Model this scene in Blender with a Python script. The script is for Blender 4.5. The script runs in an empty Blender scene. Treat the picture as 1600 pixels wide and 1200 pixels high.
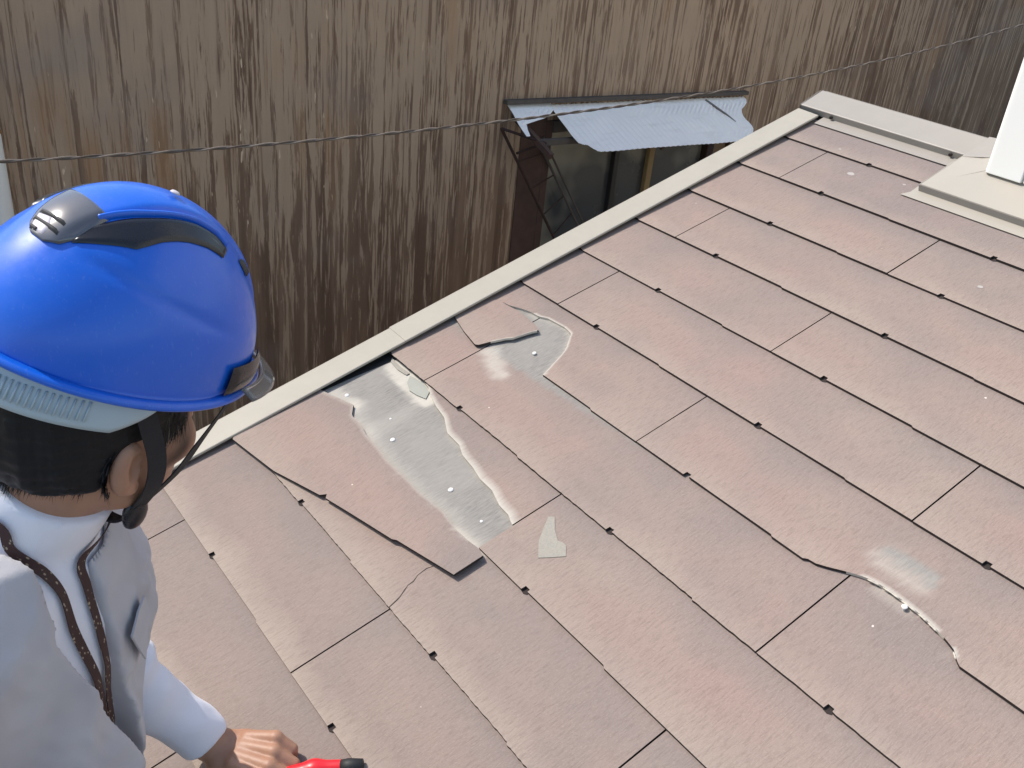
import bpy, bmesh, math, random
import numpy as np
from mathutils import Vector, Matrix, noise
from mathutils.bvhtree import BVHTree
random.seed(4); np.random.seed(4)
SC = bpy.context.scene
COL = SC.collection
R = math.radians

# ------------------------------------------------------------------ camera, sky, sun, exposure
cam = bpy.data.cameras.new('camera'); camo = bpy.data.objects.new('camera', cam); COL.objects.link(camo)
cam.sensor_width = 36; cam.lens = 36*1513.65/1600; cam.clip_start = .02; cam.clip_end = 500
CR = Vector((0.59528446, 0.79833719, 0.09107222)); CD = Vector((0.43902415, -0.22822688, -0.86900534)); CF = Vector((-0.67297415, 0.55728828, -0.48634922))
CP = Vector((1.47954238, -0.98921275, 1.00814653))
m = Matrix.Identity(4)
for i in range(3):
    m[i][0] = CR[i]; m[i][1] = -CD[i]; m[i][2] = -CF[i]; m[i][3] = CP[i]
camo.matrix_world = m
SC.camera = camo

SUN = Vector((-0.50, -0.33, 0.80)).normalized()      # direction towards the sun
w = bpy.data.worlds.new('World'); SC.world = w; w.use_nodes = True
nt = w.node_tree; nt.nodes.clear()
sky = nt.nodes.new('ShaderNodeTexSky'); sky.sky_type = 'NISHITA'; sky.sun_disc = False
sky.sun_elevation = math.asin(SUN.z); sky.sun_rotation = math.atan2(SUN.x, SUN.y)
sky.altitude = 50; sky.air_density = 1.2; sky.dust_density = 1.6
bg = nt.nodes.new('ShaderNodeBackground'); bg.inputs[1].default_value = .15
ou = nt.nodes.new('ShaderNodeOutputWorld')
nt.links.new(sky.outputs[0], bg.inputs[0]); nt.links.new(bg.outputs[0], ou.inputs[0])
sl = bpy.data.lights.new('sun', 'SUN'); sl.energy = 3.0; sl.angle = R(.55); sl.color = (1, .94, .86)
so = bpy.data.objects.new('sun', sl); COL.objects.link(so); so.rotation_euler = SUN.to_track_quat('Z', 'Y').to_euler(); so.location = (0, 0, 6)
SC.view_settings.view_transform = 'Standard'; SC.view_settings.look = 'None'; SC.view_settings.gamma = 1
SC.view_settings.exposure = .57; SC.view_settings.use_curve_mapping = False

# ------------------------------------------------------------------ helpers
TH = R(17.); CT, ST = math.cos(TH), math.sin(TH)
def RP(u, v, h=0.0):                       # roof coordinates (metres along the eave, up the slope, above the deck) -> world
    return (u, v*CT - h*ST, v*ST + h*CT)

def link(o, parent=None):
    COL.objects.link(o)
    if parent is not None: o.parent = parent
    return o
def tag(o, label=None, cat=None, group=None, kind=None):
    if label: o['label'] = label
    if cat: o['category'] = cat
    if group: o['group'] = group
    if kind: o['kind'] = kind
    return o
def empty(name, loc, label=None, cat=None, group=None):
    o = bpy.data.objects.new(name, None); o.location = loc; o.empty_display_size = .05
    return tag(link(o), label, cat, group)
def mesh_obj(name, verts, faces, mat, parent=None, smooth=False, uv=None, attrs=None):
    me = bpy.data.meshes.new(name)
    if parent is not None:
        off = np.array(world_loc(parent)); verts = np.asarray(verts, float) - off
        verts = verts.tolist()
    me.from_pydata([tuple(v) for v in verts] if not isinstance(verts, list) else verts, [], faces)
    if mat is not None: me.materials.append(mat)
    if smooth: me.polygons.foreach_set('use_smooth', [True]*len(me.polygons))
    if uv is not None:
        l = me.uv_layers.new(name='UVMap'); vi = np.zeros(len(me.loops), int); me.loops.foreach_get('vertex_index', vi)
        l.data.foreach_set('uv', np.asarray(uv, float)[vi].ravel())
    if attrs:
        for k, a in attrs.items():
            at = me.attributes.new(k, 'FLOAT', 'POINT'); at.data.foreach_set('value', np.asarray(a, float))
    me.validate(); me.update()
    return link(bpy.data.objects.new(name, me), parent)
def world_loc(o):
    l = Vector((0, 0, 0))
    while o is not None:
        l = l + o.location; o = o.parent
    return l
def fix_normals(o):
    bm = bmesh.new(); bm.from_mesh(o.data); bmesh.ops.recalc_face_normals(bm, faces=bm.faces); bm.to_mesh(o.data); bm.free()
    return o
def hexa(P8):                              # 8 corners: bottom 4 ccw, top 4 ccw
    return [tuple(p) for p in P8], [(3, 2, 1, 0), (4, 5, 6, 7), (0, 1, 5, 4), (1, 2, 6, 5), (2, 3, 7, 6), (3, 0, 4, 7)]
def box_vf(x0, x1, y0, y1, z0, z1):
    return hexa([(x0, y0, z0), (x1, y0, z0), (x1, y1, z0), (x0, y1, z0), (x0, y0, z1), (x1, y0, z1), (x1, y1, z1), (x0, y1, z1)])
def rbox_vf(u0, u1, v0, v1, h0, h1):
    v, f = box_vf(u0, u1, v0, v1, h0, h1)
    return [RP(*p) for p in v], f
def merge(parts):
    V, F = [], []
    for v, f in parts:
        n = len(V); V += list(v); F += [tuple(i+n for i in q) for q in f]
    return V, F
def bevel(o, w_, seg=1):
    b = o.modifiers.new('bevel', 'BEVEL'); b.width = w_; b.segments = seg; b.limit_method = 'ANGLE'; b.angle_limit = R(35); return o
def tube_vf(pts, rad, n=8, caps=True):
    pts = [Vector(p) for p in pts]; V, F = [], []
    rr = rad if hasattr(rad, '__len__') else [rad]*len(pts)
    t0 = (pts[1]-pts[0]).normalized(); ref = Vector((0, 0, 1)) if abs(t0.z) < .9 else Vector((1, 0, 0))
    a = t0.cross(ref).normalized()
    for i, p in enumerate(pts):
        t = (pts[min(i+1, len(pts)-1)]-pts[max(i-1, 0)]).normalized()
        a = (a - t*a.dot(t)).normalized(); b = t.cross(a)
        for k in range(n):
            an = 2*math.pi*k/n; V.append(tuple(p + (a*math.cos(an)+b*math.sin(an))*rr[i]))
    for i in range(len(pts)-1):
        for k in range(n):
            k2 = (k+1) % n; F.append((i*n+k, i*n+k2, (i+1)*n+k2, (i+1)*n+k))
    if caps: F.append(tuple(range(n))[::-1]); F.append(tuple((len(pts)-1)*n+k for k in range(n)))
    return V, F
def grid_vf(P, thick=None, N=None, close=False):
    """P[i][j] grid of points; with thick: a slab, offset along -N."""
    ni, nj = len(P), len(P[0]); V = [tuple(P[i][j]) for i in range(ni) for j in range(nj)]
    F = [(i*nj+j, (i+1)*nj+j, (i+1)*nj+j+1, i*nj+j+1) for i in range(ni-1) for j in range(nj-1)]
    if thick:
        o = len(V)
        for i in range(ni):
            for j in range(nj):
                nn = N[i][j] if isinstance(N, list) else N
                V.append(tuple(Vector(P[i][j]) - Vector(nn)*thick))
        F += [tuple(o+a for a in reversed(f)) for f in F[:]]
        for i in range(ni-1):
            for j in (0, nj-1):
                a, b = i*nj+j, (i+1)*nj+j; q = (a, b, b+o, a+o); F.append(q if j else q[::-1])
        for j in range(nj-1):
            for i in (0, ni-1):
                a, b = i*nj+j, i*nj+j+1; q = (a, b, b+o, a+o); F.append(q[::-1] if i else q)
    return V, F

# ---- materials
class NB:
    def __init__(s, name):
        s.m = bpy.data.materials.new(name); s.m.use_nodes = True; s.t = s.m.node_tree; s.t.nodes.clear()
        s.out = s.n('ShaderNodeOutputMaterial'); s.p = s.n('ShaderNodeBsdfPrincipled'); s.l(s.p.outputs[0], s.out.inputs[0])
    def n(s, t, **k):
        x = s.t.nodes.new(t)
        for a, b in k.items(): setattr(x, a, b)
        return x
    def l(s, a, b): s.t.links.new(a, b)
    def val(s, sock, v):
        if hasattr(v, 'links') or isinstance(v, bpy.types.NodeSocket): s.l(v, sock)
        else: sock.default_value = v if not (isinstance(v, tuple) and len(v) == 3 and sock.type == 'RGBA') else (*v, 1)
    def noise(s, vec, scale=5, detail=4, rough=.55, dist=0):
        x = s.n('ShaderNodeTexNoise'); s.l(vec, x.inputs['Vector']); x.inputs['Scale'].default_value = scale
        x.inputs['Detail'].default_value = detail; x.inputs['Roughness'].default_value = rough; x.inputs['Distortion'].default_value = dist
        return x.outputs['Fac']
    def map(s, vec, scale=(1, 1, 1), loc=(0, 0, 0), rot=(0, 0, 0)):
        x = s.n('ShaderNodeMapping'); s.l(vec, x.inputs[0]); x.inputs['Scale'].default_value = scale; x.inputs['Location'].default_value = loc; x.inputs['Rotation'].default_value = rot
        return x.outputs[0]
    def ramp(s, fac, stops, interp='LINEAR'):
        x = s.n('ShaderNodeValToRGB'); s.l(fac, x.inputs[0]); x.color_ramp.interpolation = interp
        while len(x.color_ramp.elements) < len(stops): x.color_ramp.elements.new(.5)
        for e, (p, c) in zip(x.color_ramp.elements, stops):
            e.position = p; e.color = (c, c, c, 1) if not isinstance(c, tuple) else (*c, 1)
        return x.outputs[0]
    def mix(s, fac, a, b, mode='MIX'):
        x = s.n('ShaderNodeMix', data_type='RGBA', blend_type=mode); s.val(x.inputs[0], fac); s.val(x.inputs[6], a); s.val(x.inputs[7], b)
        return x.outputs[2]
    def math(s, op, a, b=0., clamp=False):
        x = s.n('ShaderNodeMath', operation=op, use_clamp=clamp); s.val(x.inputs[0], a); s.val(x.inputs[1], b); return x.outputs[0]
    def bump(s, h, strength=.3, dist=.002):
        x = s.n('ShaderNodeBump'); s.l(h, x.inputs['Height']); x.inputs['Strength'].default_value = strength; x.inputs['Distance'].default_value = dist
        s.l(x.outputs[0], s.p.inputs['Normal']); return x
    def obj(s): return s.n('ShaderNodeTexCoord').outputs['Object']
    def uv(s): return s.n('ShaderNodeTexCoord').outputs['UV']
    def pos(s): return s.n('ShaderNodeNewGeometry').outputs['Position']
    def rnd(s): return s.n('ShaderNodeObjectInfo').outputs['Random']
    def attr(s, nm): return s.n('ShaderNodeAttribute', attribute_name=nm).outputs['Fac']
    def set(s, **k):
        for a, b in k.items(): s.val(s.p.inputs[a.replace('_', ' ')], b)
        return s.m
def simple(name, col, rough=.5, var=.12, scale=30, metal=0., bump=.0, spec=None, coat=0.):
    b = NB(name); n = b.noise(b.pos(), scale, 5, .6)
    c = b.mix(b.math('MULTIPLY', n, var*2), tuple(c*(1-var*.3) for c in col), tuple(max(0, c*(1-var*1.6)) for c in col))
    b.set(Base_Color=c, Metallic=metal)
    b.set(Roughness=b.math('ADD', b.math('MULTIPLY', n, .12), rough-.06))
    if spec is not None: b.set(Specular_IOR_Level=spec)
    if coat: b.set(Coat_Weight=coat, Coat_Roughness=.06)
    if bump: b.bump(b.noise(b.pos(), scale*12, 3), bump, .001)
    return b.m

def tile_material(name, streak_rot=0.0):
    b = NB(name); uv = b.uv(); r = b.rnd()
    if streak_rot: uv = b.map(uv, rot=(0, 0, streak_rot))
    sep = b.n('ShaderNodeSeparateXYZ'); b.l(uv, sep.inputs[0]); U, V = sep.outputs[0], sep.outputs[1]
    soft = b.noise(b.map(uv, (2.0, 2.4, 1)), 1.3, 3, .55)
    soft2 = b.noise(b.map(uv, (3.2, 3.2, 1), (3.1, 1.7, 0)), 1.8, 3, .5)
    grain = b.noise(b.map(uv, (290, 40, 1)), 1, 4, .68, .25)           # pressed wood grain running up the slope
    grain2 = b.noise(b.map(uv, (620, 190, 1), (7, 2, 0)), 1, 3, .6)
    fine = b.noise(uv, 420, 3, .7)
    pink, beige, grey = (.296, .208, .174), (.288, .226, .187), (.226, .186, .166)
    c = b.mix(b.ramp(soft, [(.30, 0), (.70, 1)]), pink, beige)
    c = b.mix(b.ramp(soft2, [(.44, 0), (.72, .6)]), c, grey)
    c = b.mix(b.math('MULTIPLY', b.ramp(r, [(0, 0), (1, 1)]), .35), c, (.245, .190, .163))
    # the courses towards the ridge have gone grey and purplish
    top = b.n('ShaderNodeMapRange'); b.l(b.math('ADD', b.math('ADD', V, b.math('MULTIPLY', U, .22)), b.math('MULTIPLY', soft2, .35)), top.inputs[0])
    top.inputs[1].default_value = 1.22; top.inputs[2].default_value = 1.62
    c = b.mix(b.math('MULTIPLY', top.outputs[0], .8), c, (.198, .170, .162))
    low = b.n('ShaderNodeMapRange'); b.l(b.math('ADD', V, b.math('MULTIPLY', soft, .3)), low.inputs[0])
    low.inputs[1].default_value = .05; low.inputs[2].default_value = -.45
    c = b.mix(b.math('MULTIPLY', low.outputs[0], .4), c, (.222, .183, .158))
    # paler band along each lower edge
    e = b.ramp(b.math('ADD', b.attr('edge'), b.math('MULTIPLY', b.math('SUBTRACT', soft2, .5), .5)), [(0, 1), (.30, 0)])
    c = b.mix(b.math('MULTIPLY', e, b.math('ADD', b.math('MULTIPLY', low.outputs[0], .35), .32)), c, (.375, .308, .25))
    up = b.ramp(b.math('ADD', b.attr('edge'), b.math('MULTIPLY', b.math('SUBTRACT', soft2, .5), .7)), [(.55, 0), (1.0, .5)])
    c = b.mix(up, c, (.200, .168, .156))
    c = b.mix(b.ramp(grain, [(.47, 0), (.66, .34)]), c, (.14, .10, .082))
    c = b.mix(b.ramp(grain2, [(.52, 0), (.75, .25)]), c, (.47, .39, .33))
    c = b.mix(b.math('MULTIPLY', b.ramp(fine, [(.45, 0), (.7, 1)]), .14), c, (.16, .12, .105))
    vo = b.n('ShaderNodeTexVoronoi'); b.l(uv, vo.inputs['Vector']); vo.inputs['Scale'].default_value = 17; vo.inputs['Randomness'].default_value = 1
    sc2 = b.n('ShaderNodeSeparateColor'); b.l(vo.outputs['Color'], sc2.inputs[0])
    dot = b.math('LESS_THAN', b.math('ADD', vo.outputs['Distance'], b.math('MULTIPLY', fine, .03)), b.math('MULTIPLY', sc2.outputs[0], .06))
    dot = b.math('MULTIPLY', dot, b.math('GREATER_THAN', sc2.outputs[1], .66))
    c = b.mix(b.math('MULTIPLY', dot, .75), c, (.72, .66, .58))
    # bare grey cement and pale chalk where the paint has gone
    gr = b.mix(b.ramp(grain, [(.36, 0), (.72, 1)]), (.27, .252, .225), (.165, .154, .140))
    gr = b.mix(b.ramp(soft2, [(.4, 0), (.7, .6)]), gr, (.285, .266, .238))
    c = b.mix(b.attr('grey'), c, gr)
    c = b.mix(b.attr('chalk'), c, b.mix(grain, (.58, .54, .46), (.42, .39, .34)))
    b.set(Base_Color=c, Roughness=.78, Specular_IOR_Level=.35)
    h = b.math('ADD', b.math('MULTIPLY', grain, -.8), b.math('MULTIPLY', grain2, .35)); h = b.math('ADD', h, b.math('MULTIPLY', fine, .35))
    b.bump(h, .55, .0022)
    return b.m
M = {}
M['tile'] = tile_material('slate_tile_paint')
M['core'] = simple('broken_cement', (.66, .60, .50), .9, .25, 160, bump=.6)
M['edge_shade'] = simple('tile_edge_shade', (.035, .025, .021), .9, .3, 120)  # shade of unlit slate fronts and gaps put into a near-black colour
M['felt'] = simple('roof_felt', (.02, .02, .021), .85, .3, 60)
M['flash'] = simple('cream_flashing', (.43, .395, .325), .45, .24, 22, spec=.4)
M['flash_ridge'] = simple('grey_beige_flashing', (.35, .32, .28), .5, .22, 18, spec=.4)
M['white'] = simple('white_siding', (.86, .85, .79), .45, .04, 20)
M['nail'] = simple('galvanised_nail', (.80, .79, .76), .5, .15, 300)
M['ground'] = simple('ground', (.16, .145, .12), .95, .4, 3)
M['housewall'] = simple('house_render', (.55, .50, .42), .9, .15, 6, bump=.3)

def plank_material():
    b = NB('weathered_plank'); p = b.pos(); r = b.rnd()
    sh = b.n('ShaderNodeCombineXYZ'); b.l(b.math('MULTIPLY', r, 7.), sh.inputs[2]); b.l(b.math('MULTIPLY', r, 13.), sh.inputs[0])
    va = b.n('ShaderNodeVectorMath', operation='ADD'); b.l(p, va.inputs[0]); b.l(sh.outputs[0], va.inputs[1]); q = va.outputs[0]
    st = b.noise(b.map(q, (1, 30, .85)), 1, 6, .64, .3)
    st2 = b.noise(b.map(q, (1, 14, .8), (0, 3, 5)), 1, 4, .6, .3)
    st3 = b.noise(b.map(q, (1, 60, 2.4), (0, 9, 1)), 1, 3, .6, .2)
    blot = b.noise(b.map(p, (1, 2.6, 1.8)), 1.3, 4, .6)
    chip = b.noise(b.map(q, (1, 38, 11), (0, 5, 2)), 1, 5, .7, .5)
    dark, mid, tan, pale = (.145, .090, .060), (.235, .156, .104), (.455, .330, .225), (.50, .43, .35)
    c = b.mix(b.ramp(st2, [(.38, 0), (.60, 1)]), dark, mid)
    col1 = b.noise(b.map(q, (1, 36, .12), (0, 2, 6)), 1, 5, .7, .0)
    brk = b.noise(b.map(q, (1, 75, 5.5), (0, 7, 3)), 1, 5, .68, .4)
    sel = b.math('ADD', b.math('MULTIPLY', col1, .50), b.math('ADD', b.math('MULTIPLY', brk, .54), b.math('MULTIPLY', blot, .12)))
    sep = b.n('ShaderNodeSeparateXYZ'); b.l(p, sep.inputs[0])
    hz = b.n('ShaderNodeMapRange'); b.l(sep.outputs[2], hz.inputs[0]); hz.inputs[1].default_value = -.5; hz.inputs[2].default_value = .45; hz.inputs[3].default_value = -.055; hz.inputs[4].default_value = .035
    hy = b.n('ShaderNodeMapRange'); b.l(sep.outputs[1], hy.inputs[0]); hy.inputs[1].default_value = 3.9; hy.inputs[2].default_value = -.4; hy.inputs[3].default_value = -.025; hy.inputs[4].default_value = .03
    sel = b.math('ADD', b.math('ADD', sel, hz.outputs[0]), hy.outputs[0])
    c = b.mix(b.ramp(sel, [(.572, 0), (.622, .9)]), c, b.mix(st3, tan, (.36, .265, .185)))
    c = b.mix(b.ramp(blot, [(.52, 0), (.75, .35)]), c, b.mix(st, (.175, .128, .10), (.33, .26, .20)))
    grey = b.noise(b.map(p, (1, 1.3, 2.2), (0, 4, 9)), 1.5, 3, .6)
    c = b.mix(b.ramp(grey, [(.54, 0), (.70, .4)]), c, b.mix(st3, (.30, .245, .205), (.19, .145, .125)))
    c = b.mix(b.ramp(st3, [(.60, 0), (.74, .5)]), c, (.095, .06, .042))
    spot = b.noise(b.map(q, (1, 75, 16), (0, 1, 8)), 1, 2, .5)
    org = b.noise(b.map(p, (1, 1.1, .7), (0, 8, 3)), 2, 2, .5)
    c = b.mix(b.math('MULTIPLY', b.ramp(spot, [(.70, 0), (.74, .9)]), b.ramp(org, [(.5, 0), (.6, 1)])), c, (.62, .47, .33))
    c = b.mix(b.math('MULTIPLY', b.ramp(org, [(.56, 0), (.66, 1)]), b.ramp(st2, [(.45, 0), (.62, .6)])), c, (.30, .165, .08))
    b.set(Base_Color=c, Roughness=.85, Specular_IOR_Level=.2)
    b.bump(b.math('ADD', b.math('MULTIPLY', st3, .6), b.math('ADD', chip, st)), .6, .004)
    return b.m
M['plank'] = plank_material()
M['jamb'] = simple('dark_red_brown_wood', (.105, .058, .042), .8, .4, 25, bump=.3)
M['lintel'] = simple('old_grey_wood', (.12, .10, .085), .85, .4, 30, bump=.3)
M['batten'] = simple('yellow_brown_batten', (.33, .225, .10), .7, .3, 30)
M['darkmetal'] = simple('dark_metal', (.03, .027, .026), .5, .3, 60)
M['rust'] = simple('rusted_iron', (.065, .03, .024), .8, .5, 80)
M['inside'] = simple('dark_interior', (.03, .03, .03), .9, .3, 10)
M['pipe'] = simple('white_pipe', (.80, .77, .71), .4, .2, 8)
M['bracket'] = simple('rusty_band', (.28, .14, .06), .7, .3, 50)
M['cableA'] = simple('cable_dark', (.12, .09, .07), .7, .3, 60)
M['cableB'] = simple('cable_light', (.26, .21, .165), .7, .3, 60)
b = NB('galvanised_sheet'); n1 = b.noise(b.map(b.pos(), (3, 3, 3)), 2, 4); n2 = b.noise(b.map(b.pos(), (40, 8, 40)), 1, 3)
b.set(Base_Color=b.mix(b.ramp(n2, [(.55, 0), (.75, .35)]), b.mix(n1, (.95, .93, .89), (.88, .87, .84)), (.66, .64, .61)), Metallic=.0, Roughness=.42); M['sheet'] = b.m
b = NB('window_glass'); n1 = b.noise(b.pos(), 2.2, 3); n2 = b.noise(b.pos(), 6, 4)
b.set(Base_Color=b.mix(b.ramp(n1, [(.42, 0), (.62, 1)]), (.06, .065, .07), (.36, .35, .28)), Roughness=b.ramp(n2, [(.3, .10), (.7, .38)]), Specular_IOR_Level=.45); M['glass'] = b.m  # pale tone puts the pane's reflections into its base colour
b = NB('helmet_blue'); n1 = b.noise(b.pos(), 60, 4); n2 = b.noise(b.pos(), 9, 3)
n3 = b.noise(b.map(b.pos(), (30, 30, 9)), 12, 3, .6); n4 = b.noise(b.pos(), 420, 2)
b.set(Base_Color=b.mix(b.math('ADD', b.ramp(n3, [(.60, 0), (.80, .22)]), b.ramp(n4, [(.70, 0), (.78, .25)])), b.mix(n2, (.003, .10, .58), (.005, .125, .64)), (.22, .32, .62)), Roughness=b.ramp(n1, [(.3, .28), (.8, .50)]), Coat_Weight=.3, Coat_Roughness=.18, Specular_IOR_Level=.5)
b.bump(b.noise(b.pos(), 25, 2), .06, .002); M['blue'] = b.m
M['helm_black'] = simple('helmet_black_plastic', (.014, .014, .018), .28, .2, 80, spec=.5)
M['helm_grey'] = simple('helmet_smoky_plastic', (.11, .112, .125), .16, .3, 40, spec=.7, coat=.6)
M['slitw'] = simple('vent_slit_pale', (.62, .56, .58), .5, .1, 40)
M['band'] = simple('headband_grey_plastic', (.42, .52, .57), .42, .06, 40)
M['strap'] = simple('black_webbing', (.012, .013, .018), .75, .3, 300, bump=.3)
b = NB('visor_plastic'); b.set(Base_Color=(.62, .60, .58), Roughness=.08, Transmission_Weight=.85, IOR=1.45); M['visor'] = b.m
b = NB('skin'); n1 = b.noise(b.pos(), 45, 4); n2 = b.noise(b.pos(), 900, 3)
b.set(Base_Color=b.mix(n1, (.44, .245, .155), (.31, .155, .10)), Roughness=.5, Subsurface_Weight=.12, Subsurface_Scale=.01); b.p.inputs['Subsurface Radius'].default_value = (1, .4, .2)
b.bump(n2, .25, .0006); M['skin'] = b.m
b = NB('black_hair'); n1 = b.noise(b.map(b.pos(), (500, 500, 60)), 1, 3)
b.set(Base_Color=b.mix(n1, (.005, .005, .006), (.014, .013, .014)), Roughness=.55, Specular_IOR_Level=.25); M['hair'] = b.m
M['hair_light'] = simple('greying_hair', (.10, .095, .09), .5, .3, 400)
def cloth(name, a, c2, fine=900, br=.35):
    b = NB(name); n1 = b.noise(b.pos(), 7, 3); n2 = b.noise(b.pos(), fine, 2)
    b.set(Base_Color=b.mix(b.ramp(n1, [(.35, 0), (.7, 1)]), a, c2), Roughness=.88, Sheen_Weight=.15, Specular_IOR_Level=.2)
    b.bump(n2, br, .0008); return b.m
M['shirt'] = cloth('white_cotton', (.80, .80, .86), (.74, .74, .80))
M['vest'] = cloth('pale_grey_cloth', (.50, .485, .50), (.40, .385, .41))
M['vest_dark'] = cloth('vest_binding', (.10, .09, .12), (.07, .06, .08))
M['trouser'] = cloth('navy_cloth', (.05, .055, .08), (.04, .045, .06))
M['red'] = simple('red_plastic', (.72, .02, .03), .35, .08, 40)
M['blackrub'] = simple('black_rubber', (.02, .02, .02), .6, .2, 80)
b = NB('lanyard_print'); uv = b.uv()
vo = b.n('ShaderNodeTexVoronoi'); b.l(b.map(uv, (1, 1, 1)), vo.inputs['Vector']); vo.inputs['Scale'].default_value = 2.2
b.set(Base_Color=b.mix(b.ramp(vo.outputs['Distance'], [(.18, 1), (.3, 0)]), (.045, .018, .016), (.33, .26, .18)), Roughness=.7); M['lanyard'] = b.m
M['scaffold'] = simple('scaffold_board', (.35, .34, .33), .7, .3, 8)
M['chipgrey'] = simple('grey_green_cement', (.36, .36, .31), .9, .2, 80)
M['scab'] = simple('pale_scraped_cement', (.42, .39, .33), .9, .35, 260, bump=.4)
M['splash'] = simple('white_splash', (.50, .46, .42), .8, .35, 300)
M['flash_saddle'] = simple('saddle_flashing', (.39, .355, .295), .5, .14, 16)
M['woodbrown'] = simple('brown_wood', (.20, .125, .07), .8, .3, 25)
M['seam_shade'] = simple('seam_shadowed_metal', (.17, .155, .14), .6, .3, 60)  # shade of the sheet overlap put into the seam's dark colour
# ------------------------------------------------------------------ ground, house body, neighbour
GZ = -3.6
v, f = box_vf(-40, 40, -40, 40, GZ-.3, GZ)
tag(mesh_obj('ground', v, f, M['ground']), kind='structure')
EX = .182; EAVE = -.93; RIDGE = 1.50; UL, UR = -.185, 3.3
zr = lambda y: y*math.tan(TH)
# house below the roof (never in view from the photograph's side, but it carries the roof)
hw = empty('house_body', (0, 0, GZ), 'rendered wall body of the house carrying the brown slate roof', 'house')
ye, yr = EAVE*CT+.12, RIDGE*CT
prof = [(ye, GZ), (2*yr-ye, GZ), (2*yr-ye, zr(ye)-.075), (yr, zr(yr)-.075), (ye, zr(ye)-.075)]
V = [(x, y, z) for x in (-.12, UR-.1) for y, z in prof]; n = 5
F = [tuple(range(n)), tuple(range(2*n-1, n-1, -1))] + [(i, i+n, (i+1) % n+n, (i+1) % n) for i in range(n)]
fix_normals(mesh_obj('wall', V, F, M['housewall'], hw))

# ------------------------------------------------------------------ slate roof
roof = empty('slate_roof', RP(0, EAVE), 'weathered brown slate tile roof slope with cream metal edge flashings', 'roof')
v, f = rbox_vf(UL+.005, UR, EAVE, RIDGE, -.07, -.004); mesh_obj('roof_deck', v, f, M['felt'], roof)
# far slope behind the ridge
def RB(u, d, h): return (u, RIDGE*CT + d*CT - 0 + h*ST, RIDGE*ST - d*ST + h*CT)
v, f = hexa([RB(UL, 0, -.07), RB(UR, 0, -.07), RB(UR, 2.4, -.07), RB(UL, 2.4, -.07), RB(UL, 0, .008), RB(UR, 0, .008), RB(UR, 2.4, .008), RB(UL, 2.4, .008)])
fix_normals(mesh_obj('far_slope', v, f, M['tile'], roof))

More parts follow.
